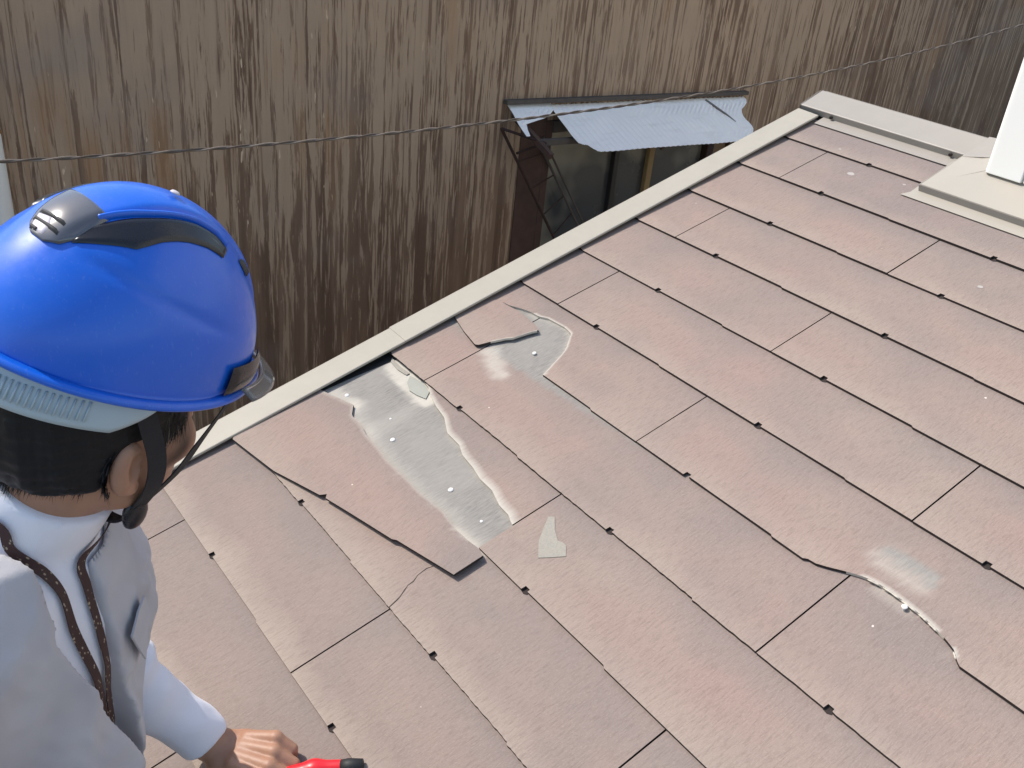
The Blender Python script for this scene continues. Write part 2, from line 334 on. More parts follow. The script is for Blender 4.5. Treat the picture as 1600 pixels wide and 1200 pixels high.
TT = .0052
def htop(v, vf0): return .0105 - .0302*(v-vf0)
def interp(pts, u):
    xs = [p[0] for p in pts]; ys = [p[1] for p in pts]; return float(np.interp(u, xs, ys))
def cols(u0, u1, step=None):
    us = {round(u0, 5), round(u1, 5)}
    k = math.floor(u0/.455)-1
    while k*.455 < u1+.5:
        for a in (.1220, .1227, .1333, .1340, .320, .325):
            x = k*.455+a
            if u0+.004 < x < u1-.004: us.add(round(x, 5))
        k += 1
    if step:
        for x in np.arange(u0+step, u1-step*.5, step):
            if min(abs(x-q) for q in us) > .0012: us.add(round(float(x), 5))
    return sorted(us)
def front_off(u):
    a = (u % .455)
    if .1224 < a < .1336: return .0090          # the square drip notch
    if .1336 <= a <= .3225: return .0028
    return 0.
jag = random.Random(7)
def tile(course, u0, u1, vf=None, back=.25, fine=None, grey=None, chalk=None, lift=0., rows=None, jt=.0014, broken=None, hfun=None, uvfun=None, parent=roof, name='tile', backf=None, mats=None):
    """one slate: columns along u; front edge either the pressed pattern or vf(u)."""
    vf0 = course*EX
    us = cols(u0+jt, u1-jt, fine)
    if rows is None: rows = [0, 1.0]
    nr = len(rows); V, UV, G, K, E_ = [], [], [], [], []
    edge_noise = {}
    for i, u in enumerate(us):
        fr = vf0 + front_off(u) if vf is None else vf(u)
        fr += jag.uniform(-.0006, .0006) if vf is None else 0
        bk = vf0+back if backf is None else backf(u)
        for r_ in rows:
            v_ = fr + (bk-fr)*r_
            h = htop(v_, vf0) + lift*max(0, 1-(v_-vf0)/EX) if hfun is None else hfun(u, v_)
            if fine: h += .0009*noise.noise(Vector((u*9, v_*9, course*3.3)))
            V.append(RP(u, v_, h)); UV.append((u, v_) if uvfun is None else uvfun(u, v_))
            G.append(0 if grey is None else grey(u, v_)); K.append(0 if chalk is None else chalk(u, v_)); E_.append(max(0, min(1.6, (v_-vf0)/EX)))
    nc = len(us); n = len(V)
    for i in range(nc):                                                   # underside
        for j in range(nr):
            p = V[i*nr+j]; V.append((p[0], p[1]+TT*ST, p[2]-TT*CT)); UV.append(UV[i*nr+j]); G.append(G[i*nr+j]); K.append(0); E_.append(0)
    F, MI = [], []
    for i in range(nc-1):
        for j in range(nr-1):
            a, b_, c, d = i*nr+j, (i+1)*nr+j, (i+1)*nr+j+1, i*nr+j+1
            F.append((a, b_, c, d)); MI.append(0)
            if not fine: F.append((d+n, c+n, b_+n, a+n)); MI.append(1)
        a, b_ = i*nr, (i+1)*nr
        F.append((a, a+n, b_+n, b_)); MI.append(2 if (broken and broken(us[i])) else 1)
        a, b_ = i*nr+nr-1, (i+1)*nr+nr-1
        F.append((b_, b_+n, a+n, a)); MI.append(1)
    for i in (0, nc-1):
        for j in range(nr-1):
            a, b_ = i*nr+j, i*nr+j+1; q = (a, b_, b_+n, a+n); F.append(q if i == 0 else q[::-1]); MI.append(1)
    if vf is None:                                                        # black patch painting the shaded gap in each drip notch
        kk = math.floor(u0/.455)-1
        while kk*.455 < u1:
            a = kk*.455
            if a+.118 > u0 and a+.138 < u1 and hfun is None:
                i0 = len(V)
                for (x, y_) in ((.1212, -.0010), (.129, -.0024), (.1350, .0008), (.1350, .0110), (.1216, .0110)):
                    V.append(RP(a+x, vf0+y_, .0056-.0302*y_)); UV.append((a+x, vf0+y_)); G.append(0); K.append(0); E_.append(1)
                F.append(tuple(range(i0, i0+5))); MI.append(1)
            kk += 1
    o = mesh_obj(name, V, F, None, parent, uv=UV, attrs={'grey': G, 'chalk': K, 'edge': E_})
    for m_ in (mats or (M['tile'], M['edge_shade'], M['core'])): o.data.materials.append(m_)
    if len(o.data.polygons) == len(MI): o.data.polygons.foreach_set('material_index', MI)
    return o
def nz(u, v, s=60, a=1.): return a*noise.noise(Vector((u*s, v*s, 1.7)))
def sst(a, b_, x):
    t = max(0., min(1., (x-a)/(b_-a))); return t*t*(3-2*t)
def dpoly(P, u, v):                       # distance to a polyline
    best = 9
    for (x0, y0), (x1, y1) in zip(P[:-1], P[1:]):
        dx, dy = x1-x0, y1-y0; t = max(0, min(1, ((u-x0)*dx+(v-y0)*dy)/(dx*dx+dy*dy+1e-12)))
        best = min(best, math.hypot(u-x0-dx*t, v-y0-dy*t))
    return best
def inpoly(P, u, v):
    c = False; j = len(P)-1
    for i in range(len(P)):
        if (P[i][1] > v) != (P[j][1] > v) and u < (P[j][0]-P[i][0])*(v-P[i][1])/(P[j][1]-P[i][1])+P[i][0]: c = not c
        j = i
    return c
# outlines of the damage, measured on the slope
REM = [(-.124, .004), (-.02, .004), (.02, -.003), (.045, -.014), (.085, -.026), (.125, -.033), (.169, -.055), (.215, -.058), (.245, -.07), (.286, -.075), (.32, -.083), (.359, -.084), (.40, -.097), (.43, -.099), (.449, -.107), (.456, -.108)]
SL_LO = [(-.157, -.365), (-.13, -.384), (.023, -.363), (.164, -.324), (.366, -.28), (.483, -.254)]
SL_UP = [(-.158, -.179), (-.10, -.163), (-.044, -.148), (-.016, -.168), (.027, -.169), (.06, -.177), (.109, -.180), (.16, -.187), (.215, -.186), (.28, -.189), (.342, -.183), (.40, -.190), (.441, -.189), (.466, -.186), (.483, -.254)]
P2 = [(-.19, .25), (-.18, .244), (-.111, .287), (-.085, .289), (-.06, .299), (-.03, .307), (.0, .309), (.02, .318), (.048, .320), (.075, .322), (.103, .317), (.118, .297), (.138, .273), (.150, .245), (.156, .225), (.164, .205), (.17, .188)]
ARC = [(.845, .1865), (.862, .188), (.88, .196), (.895, .204), (.915, .214), (.929, .220), (.95, .2245), (.972, .226), (1.002, .224), (1.03, .221), (1.057, .215), (1.075, .210), (1.093, .203), (1.104, .193), (1.111, .186)]
PATCH3 = [(.901, .262), (.905, .285), (.915, .302), (.935, .306), (.96, .303), (1.0, .302), (1.012, .29), (1.012, .262), (1.0, .250), (.981, .244), (.95, .247), (.92, .25)]
def g_slide(u, v):
    if u > .47: return 0.
    return sst(-.205, -.187, v + nz(u, v, 45, .006)) 
def k_slide(u, v):
    if v < -.24 or u > .48: return 0.
    k = .36*sst(.040, .0, dpoly(SL_UP[2:13], u, v) + nz(u, v, 90, .006)) * (1 if v > interp(SL_UP, u)-.01 else 0)
    k += .55*sst(.034, .010, dpoly([(-.16, -.166), (-.05, -.150)], u, v) + nz(u, v, 60, .01))
    k += .25*sst(.006, .001, dpoly(REM, u, v) + nz(u, v, 110, .004))*(1 if v < interp(REM, u) else .3)*(.6 if u > .05 else 1)
    k += .8*sst(.034, .02, dpoly([(-.10, -.012), (.04, -.020)], u, v) + nz(u, v, 80, .008))
    k += .45*sst(.022, .004, dpoly([(.40, -.19), (.466, -.186)], u, v)+nz(u, v, 70, .008))
    k += .22*sst(.55, .8, .5+.5*noise.noise(Vector((u*14, v*3, 5))))
    return min(1, k)
def g_p2(u, v): return sst(.150, .168, v + nz(u, v, 50, .007) - .06*max(0, u-.05))
def k_p2(u, v):
    k = .35*sst(.010, .001, dpoly(P2[5:], u, v)+nz(u, v, 110, .004))
    k += .55*sst(.030, .006, dpoly([(.02, .158), (.06, .140), (.10, .125)], u, v)+nz(u, v, 60, .010))
    return min(1, k)
def k_crack3(u, v):
    return .85*sst(.0055, .0008, dpoly(ARC[5:11], u, v)+nz(u, v, 160, .003)) + .8*sst(.005, .001, dpoly(ARC[12:14], u, v)+nz(u, v, 160, .002))
def g_patch(u, v):
    d = dpoly(PATCH3+PATCH3[:1], u, v)+nz(u, v, 120, .004)
    return (sst(-.001, .006, d) if inpoly(PATCH3, u, v) else 0)*sst(.268, .283, v + nz(u, v, 90, .008))
def k_patch(u, v):
    d = dpoly(PATCH3+PATCH3[:1], u, v)+nz(u, v, 120, .004); i = inpoly(PATCH3, u, v)
    k = (.36*sst(-.001, .004, d)*(1-.9*sst(.268, .283, v+nz(u, v, 90, .008))) if i else .12*sst(.008, .0, d))
    return min(1, k + (k_crack3(u, v) if 1 else 0))

for k in range(-5, 8):
    off = 0. if k % 2 == 0 else .455      # joints of this course
    a = off-.91*2
    while a < UR:
        u0, u1 = max(a, UL), min(a+.91, UR); key = (k, round(a, 3)); a += .91
        if u1-u0 < .03: continue
        back = min(.25, 1.405-k*EX)
        lift = jag.uniform(0, .0012)
        if k < -1: lift = 0
        if key == (-1, -.455):            # the broken one: only the upper right piece is still in place
            tile(-1, -.124, .455, vf=lambda u: interp(REM, u) if u < .4555 else -.182, back=.25, fine=.006, rows=[0, .12, .5, 1], broken=lambda u: True,
                 chalk=lambda u, v: .9*sst(.0045, .0004, v-interp(REM, u)+nz(u, v, 140, .003)), backf=lambda u: .07)
            continue
        if key == (1, -.455):             # corner broken out at the lower edge
            tile(1, UL, .455, vf=lambda u: interp(P2, u) if u < .17 else .182+front_off(u), back=.25, fine=.006, rows=[0, .06, .5, 1], broken=lambda u: u < .17,
                 chalk=lambda u, v: .9*sst(.0045, .0004, v-interp(P2, u)+nz(u, v, 140, .003)) if -.02 < u < .172 else 0)
            continue
        if key == (1, .455):              # edge eaten away in an arc
            tile(1, .455, 1.365, vf=lambda u: interp(ARC, u) if .845 < u < 1.111 else .182+front_off(u), back=.25, fine=.007, rows=[0, .04, .1, .18, .26, .34, .42, .5, .6, .72, 1],
                 broken=lambda u: .90 < u < 1.07, chalk=k_patch, grey=g_patch, lift=.001)
            continue
        if k == -2 and u1 > -.001 and u0 < .5:  # shows its bare upper half where the slate above has slipped
            rw = [0, .06, .12]+list(np.linspace(.2, 1, 34))
            if key[1] == 0.: tile(-2, UL, .91, back=.43, fine=.006, rows=rw, grey=g_slide, chalk=k_slide)
            continue
        if k == 0 and u1 > -.1 and u0 < .5:
            tile(0, u0, u1, back=.36, fine=.008, rows=[0, .1, .2]+list(np.linspace(.25, 1, 30)), grey=g_p2, chalk=k_p2)
            continue
        if key == (0, .91):
            tile(0, u0, u1, back=.25, fine=.01, rows=[0, .5, .7, .8, .9, 1], chalk=lambda u, v: .5*k_crack3(u, v))
            continue
        wide = k == 7 or (k == 6)
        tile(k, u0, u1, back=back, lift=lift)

# dark shade line and hair crack over the joint (two courses below the ridge of damage)
crk = [(.456, -.3655), (.4515, -.345), (.449, -.338), (.443, -.326), (.438, -.316), (.4375, -.305), (.431, -.292), (.429, -.273), (.4325, -.262)]
V, F = [], []
for i, (u, v_) in enumerate(crk):
    wd = .0011 if i % 2 else .0007
    for s in (-1, 1): V.append(RP(u+s*wd, v_, htop(v_, -2*EX)+.0006))
for i in range(len(crk)-1): F.append((2*i, 2*i+1, 2*i+3, 2*i+2))
mesh_obj('hair_crack', V, F, M['edge_shade'], roof)

# the slipped slate, a loose piece lying askew
ang = math.atan2(.130, .613)
slid = empty('slipped_slate', RP(.15, -.28, .01), 'long broken slate slipped askew below the bare grey strip', 'roof tile')
def sl_h(u, v): return .0105 - .0302*(v+.364) + .0075 + .007*sst(-.1, .5, u) + .0012*math.sin(u*11)
def sl_vf(u):
    lo = interp(SL_LO, u)
    if .150 < u < .162: lo += .009
    if u > .348: lo += .0035
    return lo
def sl_uv(u, v):
    c, s = math.cos(-ang), math.sin(-ang); x, y = u-.15, v+.28; return (c*x-s*y+.15, s*x+c*y+.04)
o = tile(-2, -.157, .484, vf=sl_vf, backf=lambda u: interp(SL_UP, u) if u < .466 else -.186-(u-.466)*.3, fine=.008, rows=[0, .1, .3, .5, .7, .85, .95, 1.0], hfun=sl_h, uvfun=sl_uv,
     chalk=lambda u, v: .35*sst(.006, .001, interp(SL_UP, u)-v+nz(u, v, 130, .004)) if u < .44 else 0, parent=slid, name='slate')
# piece cracked off the corner, tipped up a little
pc = empty('broken_corner_piece', RP(-.06, .21, .01), 'broken tile corner with a jagged dark lower edge tucked under the verge', 'tile fragment')
PU = [(-.182, .244), (-.15, .268), (-.111, .286), (-.09, .285), (-.052, .288), (.0, .283), (.030, .278), (.046, .271)]
PL = [(-.182, .199), (-.150, .178), (-.08, .158), (-.014, .144), (-.006, .150), (.004, .176), (.012, .190), (.018, .203), (.028, .213), (.034, .236), (.040, .256), (.046, .268)]
o = tile(1, -.182, .046, vf=lambda u: interp(PL, u), backf=lambda u: interp(PU, u), fine=.005, rows=[0, .08, .3, .6, 1], jt=0, broken=lambda u: u > .0,
     hfun=lambda u, v: htop(v, .182)+.0010+.0045*sst(-.12, .045, u), parent=pc, name='tile', chalk=lambda u, v: .85*sst(.005, .0005, v-interp(PL, u)+nz(u, v, 140, .003)) if .0 < u else 0)
# small white scraped chip on the joint, left under the slate above
def flatpoly(P, h, th, name, mat, parent, vf0):
    bm = bmesh.new(); vs = [bm.verts.new(RP(u, v_, htop(v_, vf0)+h)) for u, v_ in P]; fc = bm.faces.new(vs)
    bmesh.ops.recalc_face_normals(bm, faces=bm.faces)
    if fc.normal.z < 0: fc.normal_flip()
    r_ = bmesh.ops.extrude_face_region(bm, geom=[fc]); vv = [g for g in r_['geom'] if isinstance(g, bmesh.types.BMVert)]
    bmesh.ops.translate(bm, verts=vv, vec=(0, -ST*th, th*CT)); bmesh.ops.recalc_face_normals(bm, faces=bm.faces)
    me = bpy.data.meshes.new(name); me.materials.append(mat); off = world_loc(parent) if parent else Vector((0, 0, 0))
    bmesh.ops.translate(bm, verts=bm.verts, vec=-off); bm.to_mesh(me); bm.free()
    return link(bpy.data.objects.new(name, me), parent)
flatpoly([(.483, -.051), (.491, -.043), (.515, -.062), (.538, -.074), (.548, -.070), (.556, -.071), (.574, -.086), (.560, -.104), (.545, -.122), (.530, -.110), (.515, -.097), (.498, -.073)], .0006, .0008, 'cement_scab', M['scab'], roof, -.182)
flatpoly([(-.132, -.002), (-.089, -.006), (-.055, -.004), (-.055, -.012), (-.085, -.016), (-.12, -.012)], .0012, .0012, 'cement_scab', M['scab'], roof, -.364)
flatpoly([(-.047, -.008), (-.005, -.001), (.030, -.008), (.044, -.026), (.02, -.033), (-.004, -.036), (-.03, -.026)], .0010, .0016, 'cement_scab', M['chipgrey'], roof, -.364)
# bird droppings / paint splashes: flat print on the top course
for (u, v_, s) in [(.398, 1.199, .006), (.421, 1.194, .008), (.452, 1.192, .014), (.436, 1.197, .005), (.12, 1.217, .009), (.108, 1.203, .006), (.02, 1.30, .004), (.03, 1.13, .004), (.62, .99, .006), (.25, 1.25, .004)]:
    P = [(u+s*math.cos(t)*(1+.35*noise.noise(Vector((t, u*30, 0)))), v_+s*.8*math.sin(t)*(1+.35*noise.noise(Vector((t*2, v_*30, 4))))) for t in np.linspace(0, 2*math.pi, 12)[:-1]]
    flatpoly(P, .0003, .0003, 'splash_mark', M['splash'], roof, math.floor(v_/EX)*EX)
flatpoly([(-.184, -.180), (-.143, -.178), (-.136, -.10), (-.121, .003), (-.184, .003)], .0004, .0006, 'verge_gap_shade', M['felt'], roof, -.364)  # black sheet added for the shaded gap beside the verge
# nails
def dome_vf(c, r_, n=10, hh=.5):
    V, F = [], []
    for a_, q in ((0, 1.), (hh*.55, .82), (hh*.9, .4)):
        for k in range(n): t = 2*math.pi*k/n; p = RP(c[0]+r_*q*math.cos(t), c[1]+r_*q*math.sin(t), c[2]+r_*a_); V.append(p)
    V.append(RP(c[0], c[1], c[2]+r_*hh))
    for i in range(2):
        for k in range(n): F.append((i*n+k, i*n+(k+1) % n, (i+1)*n+(k+1) % n, (i+1)*n+k))
    for k in range(n): F.append((2*n+k, 2*n+(k+1) % n, 3*n))
    return V, F
for (u, v_, r_, vf0, dh) in [(-.09, -.140, .0058, -.364, .001), (.103, -.143, .0062, -.364, .001), (.301, -.137, .0062, -.364, .001), (.405, -.141, .0036, -.364, .0005), (.043, -.112, .003, -.364, .0), (.098, .219, .0052, 0, .004), (1.003, .2165, .0055, .0, .0065)]:
    v, f = dome_vf((u, v_, htop(v_, vf0)+dh), r_*.85, hh=.45); nl = mesh_obj('nail', v, f, M['nail'], roof, smooth=True)
    if dh > .002:
        v, f = tube_vf([RP(u, v_, htop(v_, vf0)-.001), RP(u, v_, htop(v_, vf0)+dh+.0005)], .0022, 6); mesh_obj('nail_shank', v, f, M['nail'], roof)
# sealant beads along the arc crack
for (a_, b_) in ((.935, .955), (.960, .990), (.993, 1.020), (1.024, 1.040), (1.042, 1.060), (1.095, 1.104)):
    pts = [RP(u, interp(ARC, u)-.0015, htop(interp(ARC, u), 0)+.0055) for u in np.linspace(a_, b_, 5)]
    v, f = tube_vf(pts, [.0006, .0015, .0011, .0016, .0006], 6); mesh_obj('filler_bead', v, f, M['core'], roof, smooth=True)

# ---- metal flashings
def strip(prof, u_of, name, mat, parent, a, b_, along='v', bev=.0012):
    """extrude a closed (x,h) profile along v (verge) or u (ridge)."""
    V = []
    for t in (a, b_):
        for (x, h) in prof: V.append(RP(x, t, h) if along == 'v' else RP(t, x, h))
    n = len(prof); F = [tuple(range(n)), tuple(range(2*n-1, n-1, -1))]+[(i, i+n, (i+1) % n+n, (i+1) % n) for i in range(n)]
    return bevel(fix_normals(mesh_obj(name, V, F, mat, parent)), bev)
vp = [(-.203, -.085), (-.203, .024), (-.139, .0225), (-.139, .0155), (-.1405, .0155), (-.1405, .021), (-.2015, .0225), (-.2015, -.085)]
vp = [(-.203, -.085), (-.203, .0245), (-.136, .0215), (-.136, .0155), (-.150, .0150), (-.150, .0190), (-.188, .0190), (-.188, -.085)]
strip(vp, 0, 'verge_flashing', M['flash'], roof, EAVE-.03, .058)
vp2 = [(x*1.0-(.0015 if x < -.18 else -.0015), h+(.0014 if h > .015 else 0)) for x, h in vp]
strip(vp2, 0, 'verge_flashing', M['flash'], roof, .040, 1.404)
VR = RIDGE
# lower apron of the ridge, then the cap with its folded front
def sheetq(pts, name, mat, parent, th=.0012):
    c = [Vector(p) for p in pts]; nn = (c[1]-c[0]).cross(c[2]-c[0]).normalized()
    if nn.z < 0: c = c[::-1]; nn = -nn
    V = [tuple(p) for p in c]+[tuple(p-nn*th) for p in c]; n = len(c)
    F = [tuple(range(n)), tuple(range(2*n-1, n-1, -1))]+[(i, (i+1) % n, (i+1) % n+n, i+n)[::-1] for i in range(n)]
    return fix_normals(mesh_obj(name, V, F, mat, parent))
strip([(1.378, .0105), (1.378, .0120), (1.425, .0140), (1.425, .0125)], 0, 'ridge_apron', M['flash_ridge'], roof, -.128, .286, 'u', .0004)
cap = [(1.416, .013), (1.414, .031), (1.4165, .0325), (VR+.004, .040), (VR+.004, .036), (1.42, .028), (1.42, .013)]
oc = strip(cap, 0, 'ridge_cap', M['flash_ridge'], roof, -.205, .302, 'u', .0008)
V, F = hexa([RB(-.205, 0, .030), RB(.302, 0, .030), RB(.302, .11, .026), RB(-.205, .11, .026), RB(-.205, 0, .038), RB(.302, 0, .038), RB(.302, .11, .033), RB(-.205, .11, .033)])
fix_normals(mesh_obj('ridge_cap', V, F, M['flash_ridge'], roof))
for u in (-.10, .262):
    v, f = tube_vf([RP(u, 1.418, .022), RP(u, 1.4095, .0215)], .0045, 8); mesh_obj('screw', v, f, M['edge_shade'], roof)
sheetq([RP(-.207, 1.413, .010), RP(-.207, VR, .010), RP(-.207, VR, .041), RP(-.207, 1.413, .0325)], 'ridge_end_plate', M['flash_ridge'], roof, .001)
# saddle round the foot of the white wall
WX, WY = .400, RP(0, 1.325, .05)[1]
fl = M['flash_saddle']
sheetq([RP(.288, 1.218, .0125), RP(.302, 1.232, .0135), RP(.302, 1.43, .0160), RP(.279, 1.40, .0150)], 'side_apron', fl, roof)
sheetq([RP(.275, 1.200, .0115), RP(UR, 1.200, .0115), RP(UR, 1.240, .014), RP(.300, 1.240, .014)], 'front_apron', fl, roof)
V = [RP(.300, 1.234, .0125), RP(UR, 1.234, .0125), RP(UR, 1.232, .031), RP(.300, 1.232, .031), RP(UR, 1.240, .031), RP(.300, 1.240, .031), RP(UR, 1.240, .0125), RP(.300, 1.240, .0125)]
fix_normals(mesh_obj('saddle_front', V, [(0, 1, 2, 3), (3, 2, 4, 5), (5, 4, 6, 7), (7, 6, 1, 0), (0, 3, 5, 7), (1, 6, 4, 2)], M['flash_ridge'], roof))
sheetq([RP(.302, 1.2335, .0325), RP(UR, 1.2335, .0325), RP(UR, 1.345, .052), RP(WX-.004, 1.345, .052), ], 'saddle_top', fl, roof)
sheetq([RP(.302, 1.2335, .0315), RP(WX, 1.345, .053), RP(WX, 1.43, .056), RP(.330, 1.43, .036), RP(.300, 1.40, .0335)], 'saddle_hip', fl, roof)
sheetq([RP(.302, 1.2345, .013), RP(.302, 1.2345, .0325), RP(.300, 1.41, .034), RP(.300, 1.41, .015)], 'saddle_side', fl, roof)
sheetq([RP(.300, 1.40, .034), RP(WX+.01, 1.42, .055), RP(WX+.01, VR+.01, .052), RP(.300, VR+.01, .041)], 'saddle_top', M['flash_ridge'], roof)

# ------------------------------------------------------------------ white upper wall (corner trim + siding)
uw = empty('white_upper_wall', (WX, WY, WY*math.tan(TH)), 'bright white sided upper wall rising behind the ridge flashing', 'wall')
zb = RP(0, 1.325, .05)[2]
v, f = box_vf(WX+.016, UR-.3, WY+.014, WY+1.6, zb-.25, 2.6); mesh_obj('wall', v, f, M['white'], uw)
prf = []
x0, y0 = WX, WY
for t in np.linspace(0, math.pi/2, 6): prf.append((x0+.012-.012*math.sin(math.pi/2-t) if 0 else x0+.012-.012*math.cos(t), y0+.012-.012*math.sin(t)))
prf += [(x0+.090, y0), (x0+.090, y0+.020), (x0+.018, y0+.020), (x0+.018, y0+.09), (x0, y0+.09)]
V = [(x, y, z) for z in (zb+.006, 2.6) for x, y in prf]; n = len(prf)
F = [tuple(range(n))[::-1], tuple(range(n, 2*n))]+[(i, (i+1) % n, (i+1) % n+n, i+n) for i in range(n)]
bevel(fix_normals(mesh_obj('corner_trim', V, F, M['white'], uw)), .002, 2)
x = WX+.094
while x < UR-.35:
    v, f = box_vf(x, x+.298, WY+.003, WY+.0138, zb+.006, 2.6); bevel(mesh_obj('siding_panel', v, f, M['white'], uw), .003, 2); x += .302
v, f = box_vf(WX-.02, UR-.28, WY-.02, WY+1.62, 2.602, 2.66); mesh_obj('wall_cap', v, f, M['flash'], uw)

# ------------------------------------------------------------------ neighbouring building with weathered plank cladding
nb_ = empty('neighbour_building', (-1.2, 2, GZ), 'neighbouring house wall of weathered streaky brown vertical planks', 'building')
XW = -1.2; YA, YB = -2.2, 5.6; ZT = 1.0
WY0, WY1, WZ0, WZ1 = 1.262, 2.31, -.98, .150
rg = random.Random(11)
y = YA; planks = []
while y < YB:
    wd = rg.choice([.105, .12, .12, .135, .15]); y2 = min(y+wd, YB)
    segs = [(GZ+.05, ZT)]
    if y2 > WY0+.002 and y < WY1-.002:
        if y < WY0: y2 = min(y2, WY0) if WY0-y > .03 else y2
        if y < WY0 and y2 <= WY0+.001: pass
        elif y < WY1 and y2 > WY1 and y2-WY1 > .03: y2 = WY1; segs = [(GZ+.05, WZ0), (WZ1, ZT)]
        else: segs = [(GZ+.05, WZ0), (WZ1, ZT)]
    dx = rg.uniform(-.0004, .0007)
    for z0, z1 in segs:
        zz = [z0, z1]
        if z1-z0 > 2: zz = [z0, -1.35, z1]
        for q0, q1 in zip(zz[:-1], zz[1:]):
            v, f = box_vf(XW-.014, XW+dx, y+.0003, y2-.0003, q0+.001, q1-.001); mesh_obj('plank', v, f, M['plank'], nb_)
    y = y2
bp_ = []
for a_ in ((YA, WY0-.01, GZ, ZT), (WY1+.01, YB, GZ, ZT), (WY0-.01, WY1+.01, GZ, WZ0-.01), (WY0-.01, WY1+.01, WZ1+.01, ZT)):
    bp_.append(box_vf(XW-.06, XW-.0145, a_[0], a_[1], a_[2], a_[3]))
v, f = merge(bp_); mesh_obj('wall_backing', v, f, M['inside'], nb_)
v, f = box_vf(-6.5, XW-.7, YA, YB, GZ, ZT-.01); mesh_obj('building_body', v, f, M['jamb'], nb_)
v, f = box_vf(-6.6, XW+.03, YA-.05, YB+.05, ZT+.002, ZT+.05); mesh_obj('roof_edge', v, f, M['lintel'], nb_)
# window under the awning
win = link(bpy.data.objects.new('window', None), nb_); win.location = Vector((0, 0, 0)); 
def wp(name, *a, mat='lintel'):
    v, f = box_vf(*a); return bevel(mesh_obj(name, v, f, M[mat], win), .002)
wp('frame', XW-.05, XW+.006, WY0-.002, WY0+.030, WZ0, WZ1, mat='jamb')
wp('frame', XW-.05, XW+.006, WY1-.030, WY1+.002, WZ0, WZ1, mat='jamb')
wp('frame', XW-.05, XW+.010, WY0+.031, WY1-.031, WZ1-.045, WZ1-.001)
wp('sill', XW-.05, XW+.020, WY0+.031, WY1-.031, WZ0, WZ0+.035)
wp('pane', XW-.048, XW-.044, WY0+.031, 1.655, WZ0+.036, WZ1-.046, mat='glass')
wp('pane', XW-.038, XW-.034, 1.672, WY1-.152, WZ0+.036, WZ1-.046, mat='glass')
wp('mullion', XW-.046, XW-.020, 1.648, 1.672, WZ0+.036, WZ1-.046, mat='darkmetal')
wp('batten', XW-.033, XW-.010, 1.826, 1.856, WZ0+.036, WZ1-.046, mat='batten')
wp('board', XW-.046, XW-.004, WY1-.150, WY1-.110, WZ0+.036, WZ1-.046, mat='rust')
wp('board', XW-.046, XW-.012, WY1-.108, WY1-.031, WZ0+.036, WZ1-.046, mat='woodbrown')
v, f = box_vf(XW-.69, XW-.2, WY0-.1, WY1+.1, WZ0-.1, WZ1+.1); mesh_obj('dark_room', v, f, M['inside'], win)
wb = box_vf(XW-.001, XW+.0045, 1.15, WY0-.003, WZ0, .165)
mesh_obj('casing_board', wb[0], wb[1], M['jamb'], nb_)

# awning: a torn galvanised sheet on a lean-to slope
aw = empty('window_awning', (-1.2, 1.7, .2), 'torn pale blue galvanised sheet awning over the dark window', 'awning')
AO, Aa, Ab = Vector((-1.2, 1.085, .216)), Vector((0, 1.246, -.044)), Vector((.22, .04, -.118))
AN = Aa.cross(Ab).normalized(); AN = AN if AN.z > 0 else -AN
def AP(a_, s, h=0): 
    h += .0011*math.sin(a_*1.246/.026*2*math.pi) + .004*noise.noise(Vector((a_*7, s*2, 3)))
    return AO+Aa*a_+Ab*s+AN*h
def sheet(name, lo, hi, a0, a1, n, ns=6, h=0.):
    P = []
    for a_ in np.linspace(a0, a1, n):
        l, u_ = lo(a_), hi(a_); P.append([AP(a_, l+(u_-l)*s, h+.012*noise.noise(Vector((a_*3, s, 9)))*s) for s in np.linspace(0, 1, ns)])
    v, f = grid_vf(P, .0009, AN); return mesh_obj(name, v, f, M['sheet'], aw, smooth=False)
lo_m = lambda a_: .02 if a_ > .15 else .02+0*a_
FR = [(.127, .79), (.140, .81), (.153, .836), (.163, .90), (.17, .971), (.244, .984), (.351, .991), (.462, .999), (.62, 1.003), (.78, 1.004), (.85, .99), (.92, .95), (1.0, .93)]
RG = [(0.0, .984), (.039, .983), (.115, .985), (.188, .961), (.24, .945), (.288, .923), (.38, .905), (.496, .893), (.60, .896), (.71, .894), (.80, .88), (.868, .861), (1.0, .855)]
LG = [(0, .150), (.131, .142), (.426, .134), (.79, .127)]
# grid with curved left/right borders
P = []
for i, t in enumerate(np.linspace(0, 1, 260)):
    row = []
    for s in np.linspace(.0, 1, 14):
        l = float(np.interp(s, [q[0] for q in LG], [q[1] for q in LG])); r_ = float(np.interp(s, [q[0] for q in RG], [q[1] for q in RG]))
        a_ = l+(r_-l)*t; smax = interp(FR, max(.127, a_)); a2 = a_
        row.append(AP(a2, .015+s*(smax-.015)+.006*(s > .99)*math.sin(t*900), .006*noise.noise(Vector((a2*3, s*1.3, 9)))*s))
    P.append(row)
v, f = grid_vf(P, .0009, AN); mesh_obj('sheet', v, f, M['sheet'], aw)
P = []
SLV = [(0, (-.005, .150)), (.13, (-.012, .139)), (.20, (-.016, .118)), (.253, (-.019, .105)), (.31, (-.022, .07)), (.34, (-.023, .045)), (.39, (-.025, .0)), (.50, (-.029, -.012)), (.61, (-.033, -.02))]
for s, (l, r_) in SLV:
    P.append([AP(l+(r_-l)*t, s, .003) for t in np.linspace(0, 1, 24)])
v, f = grid_vf(P, .0009, AN); fix_normals(mesh_obj('sheet', v, f, M['sheet'], aw))
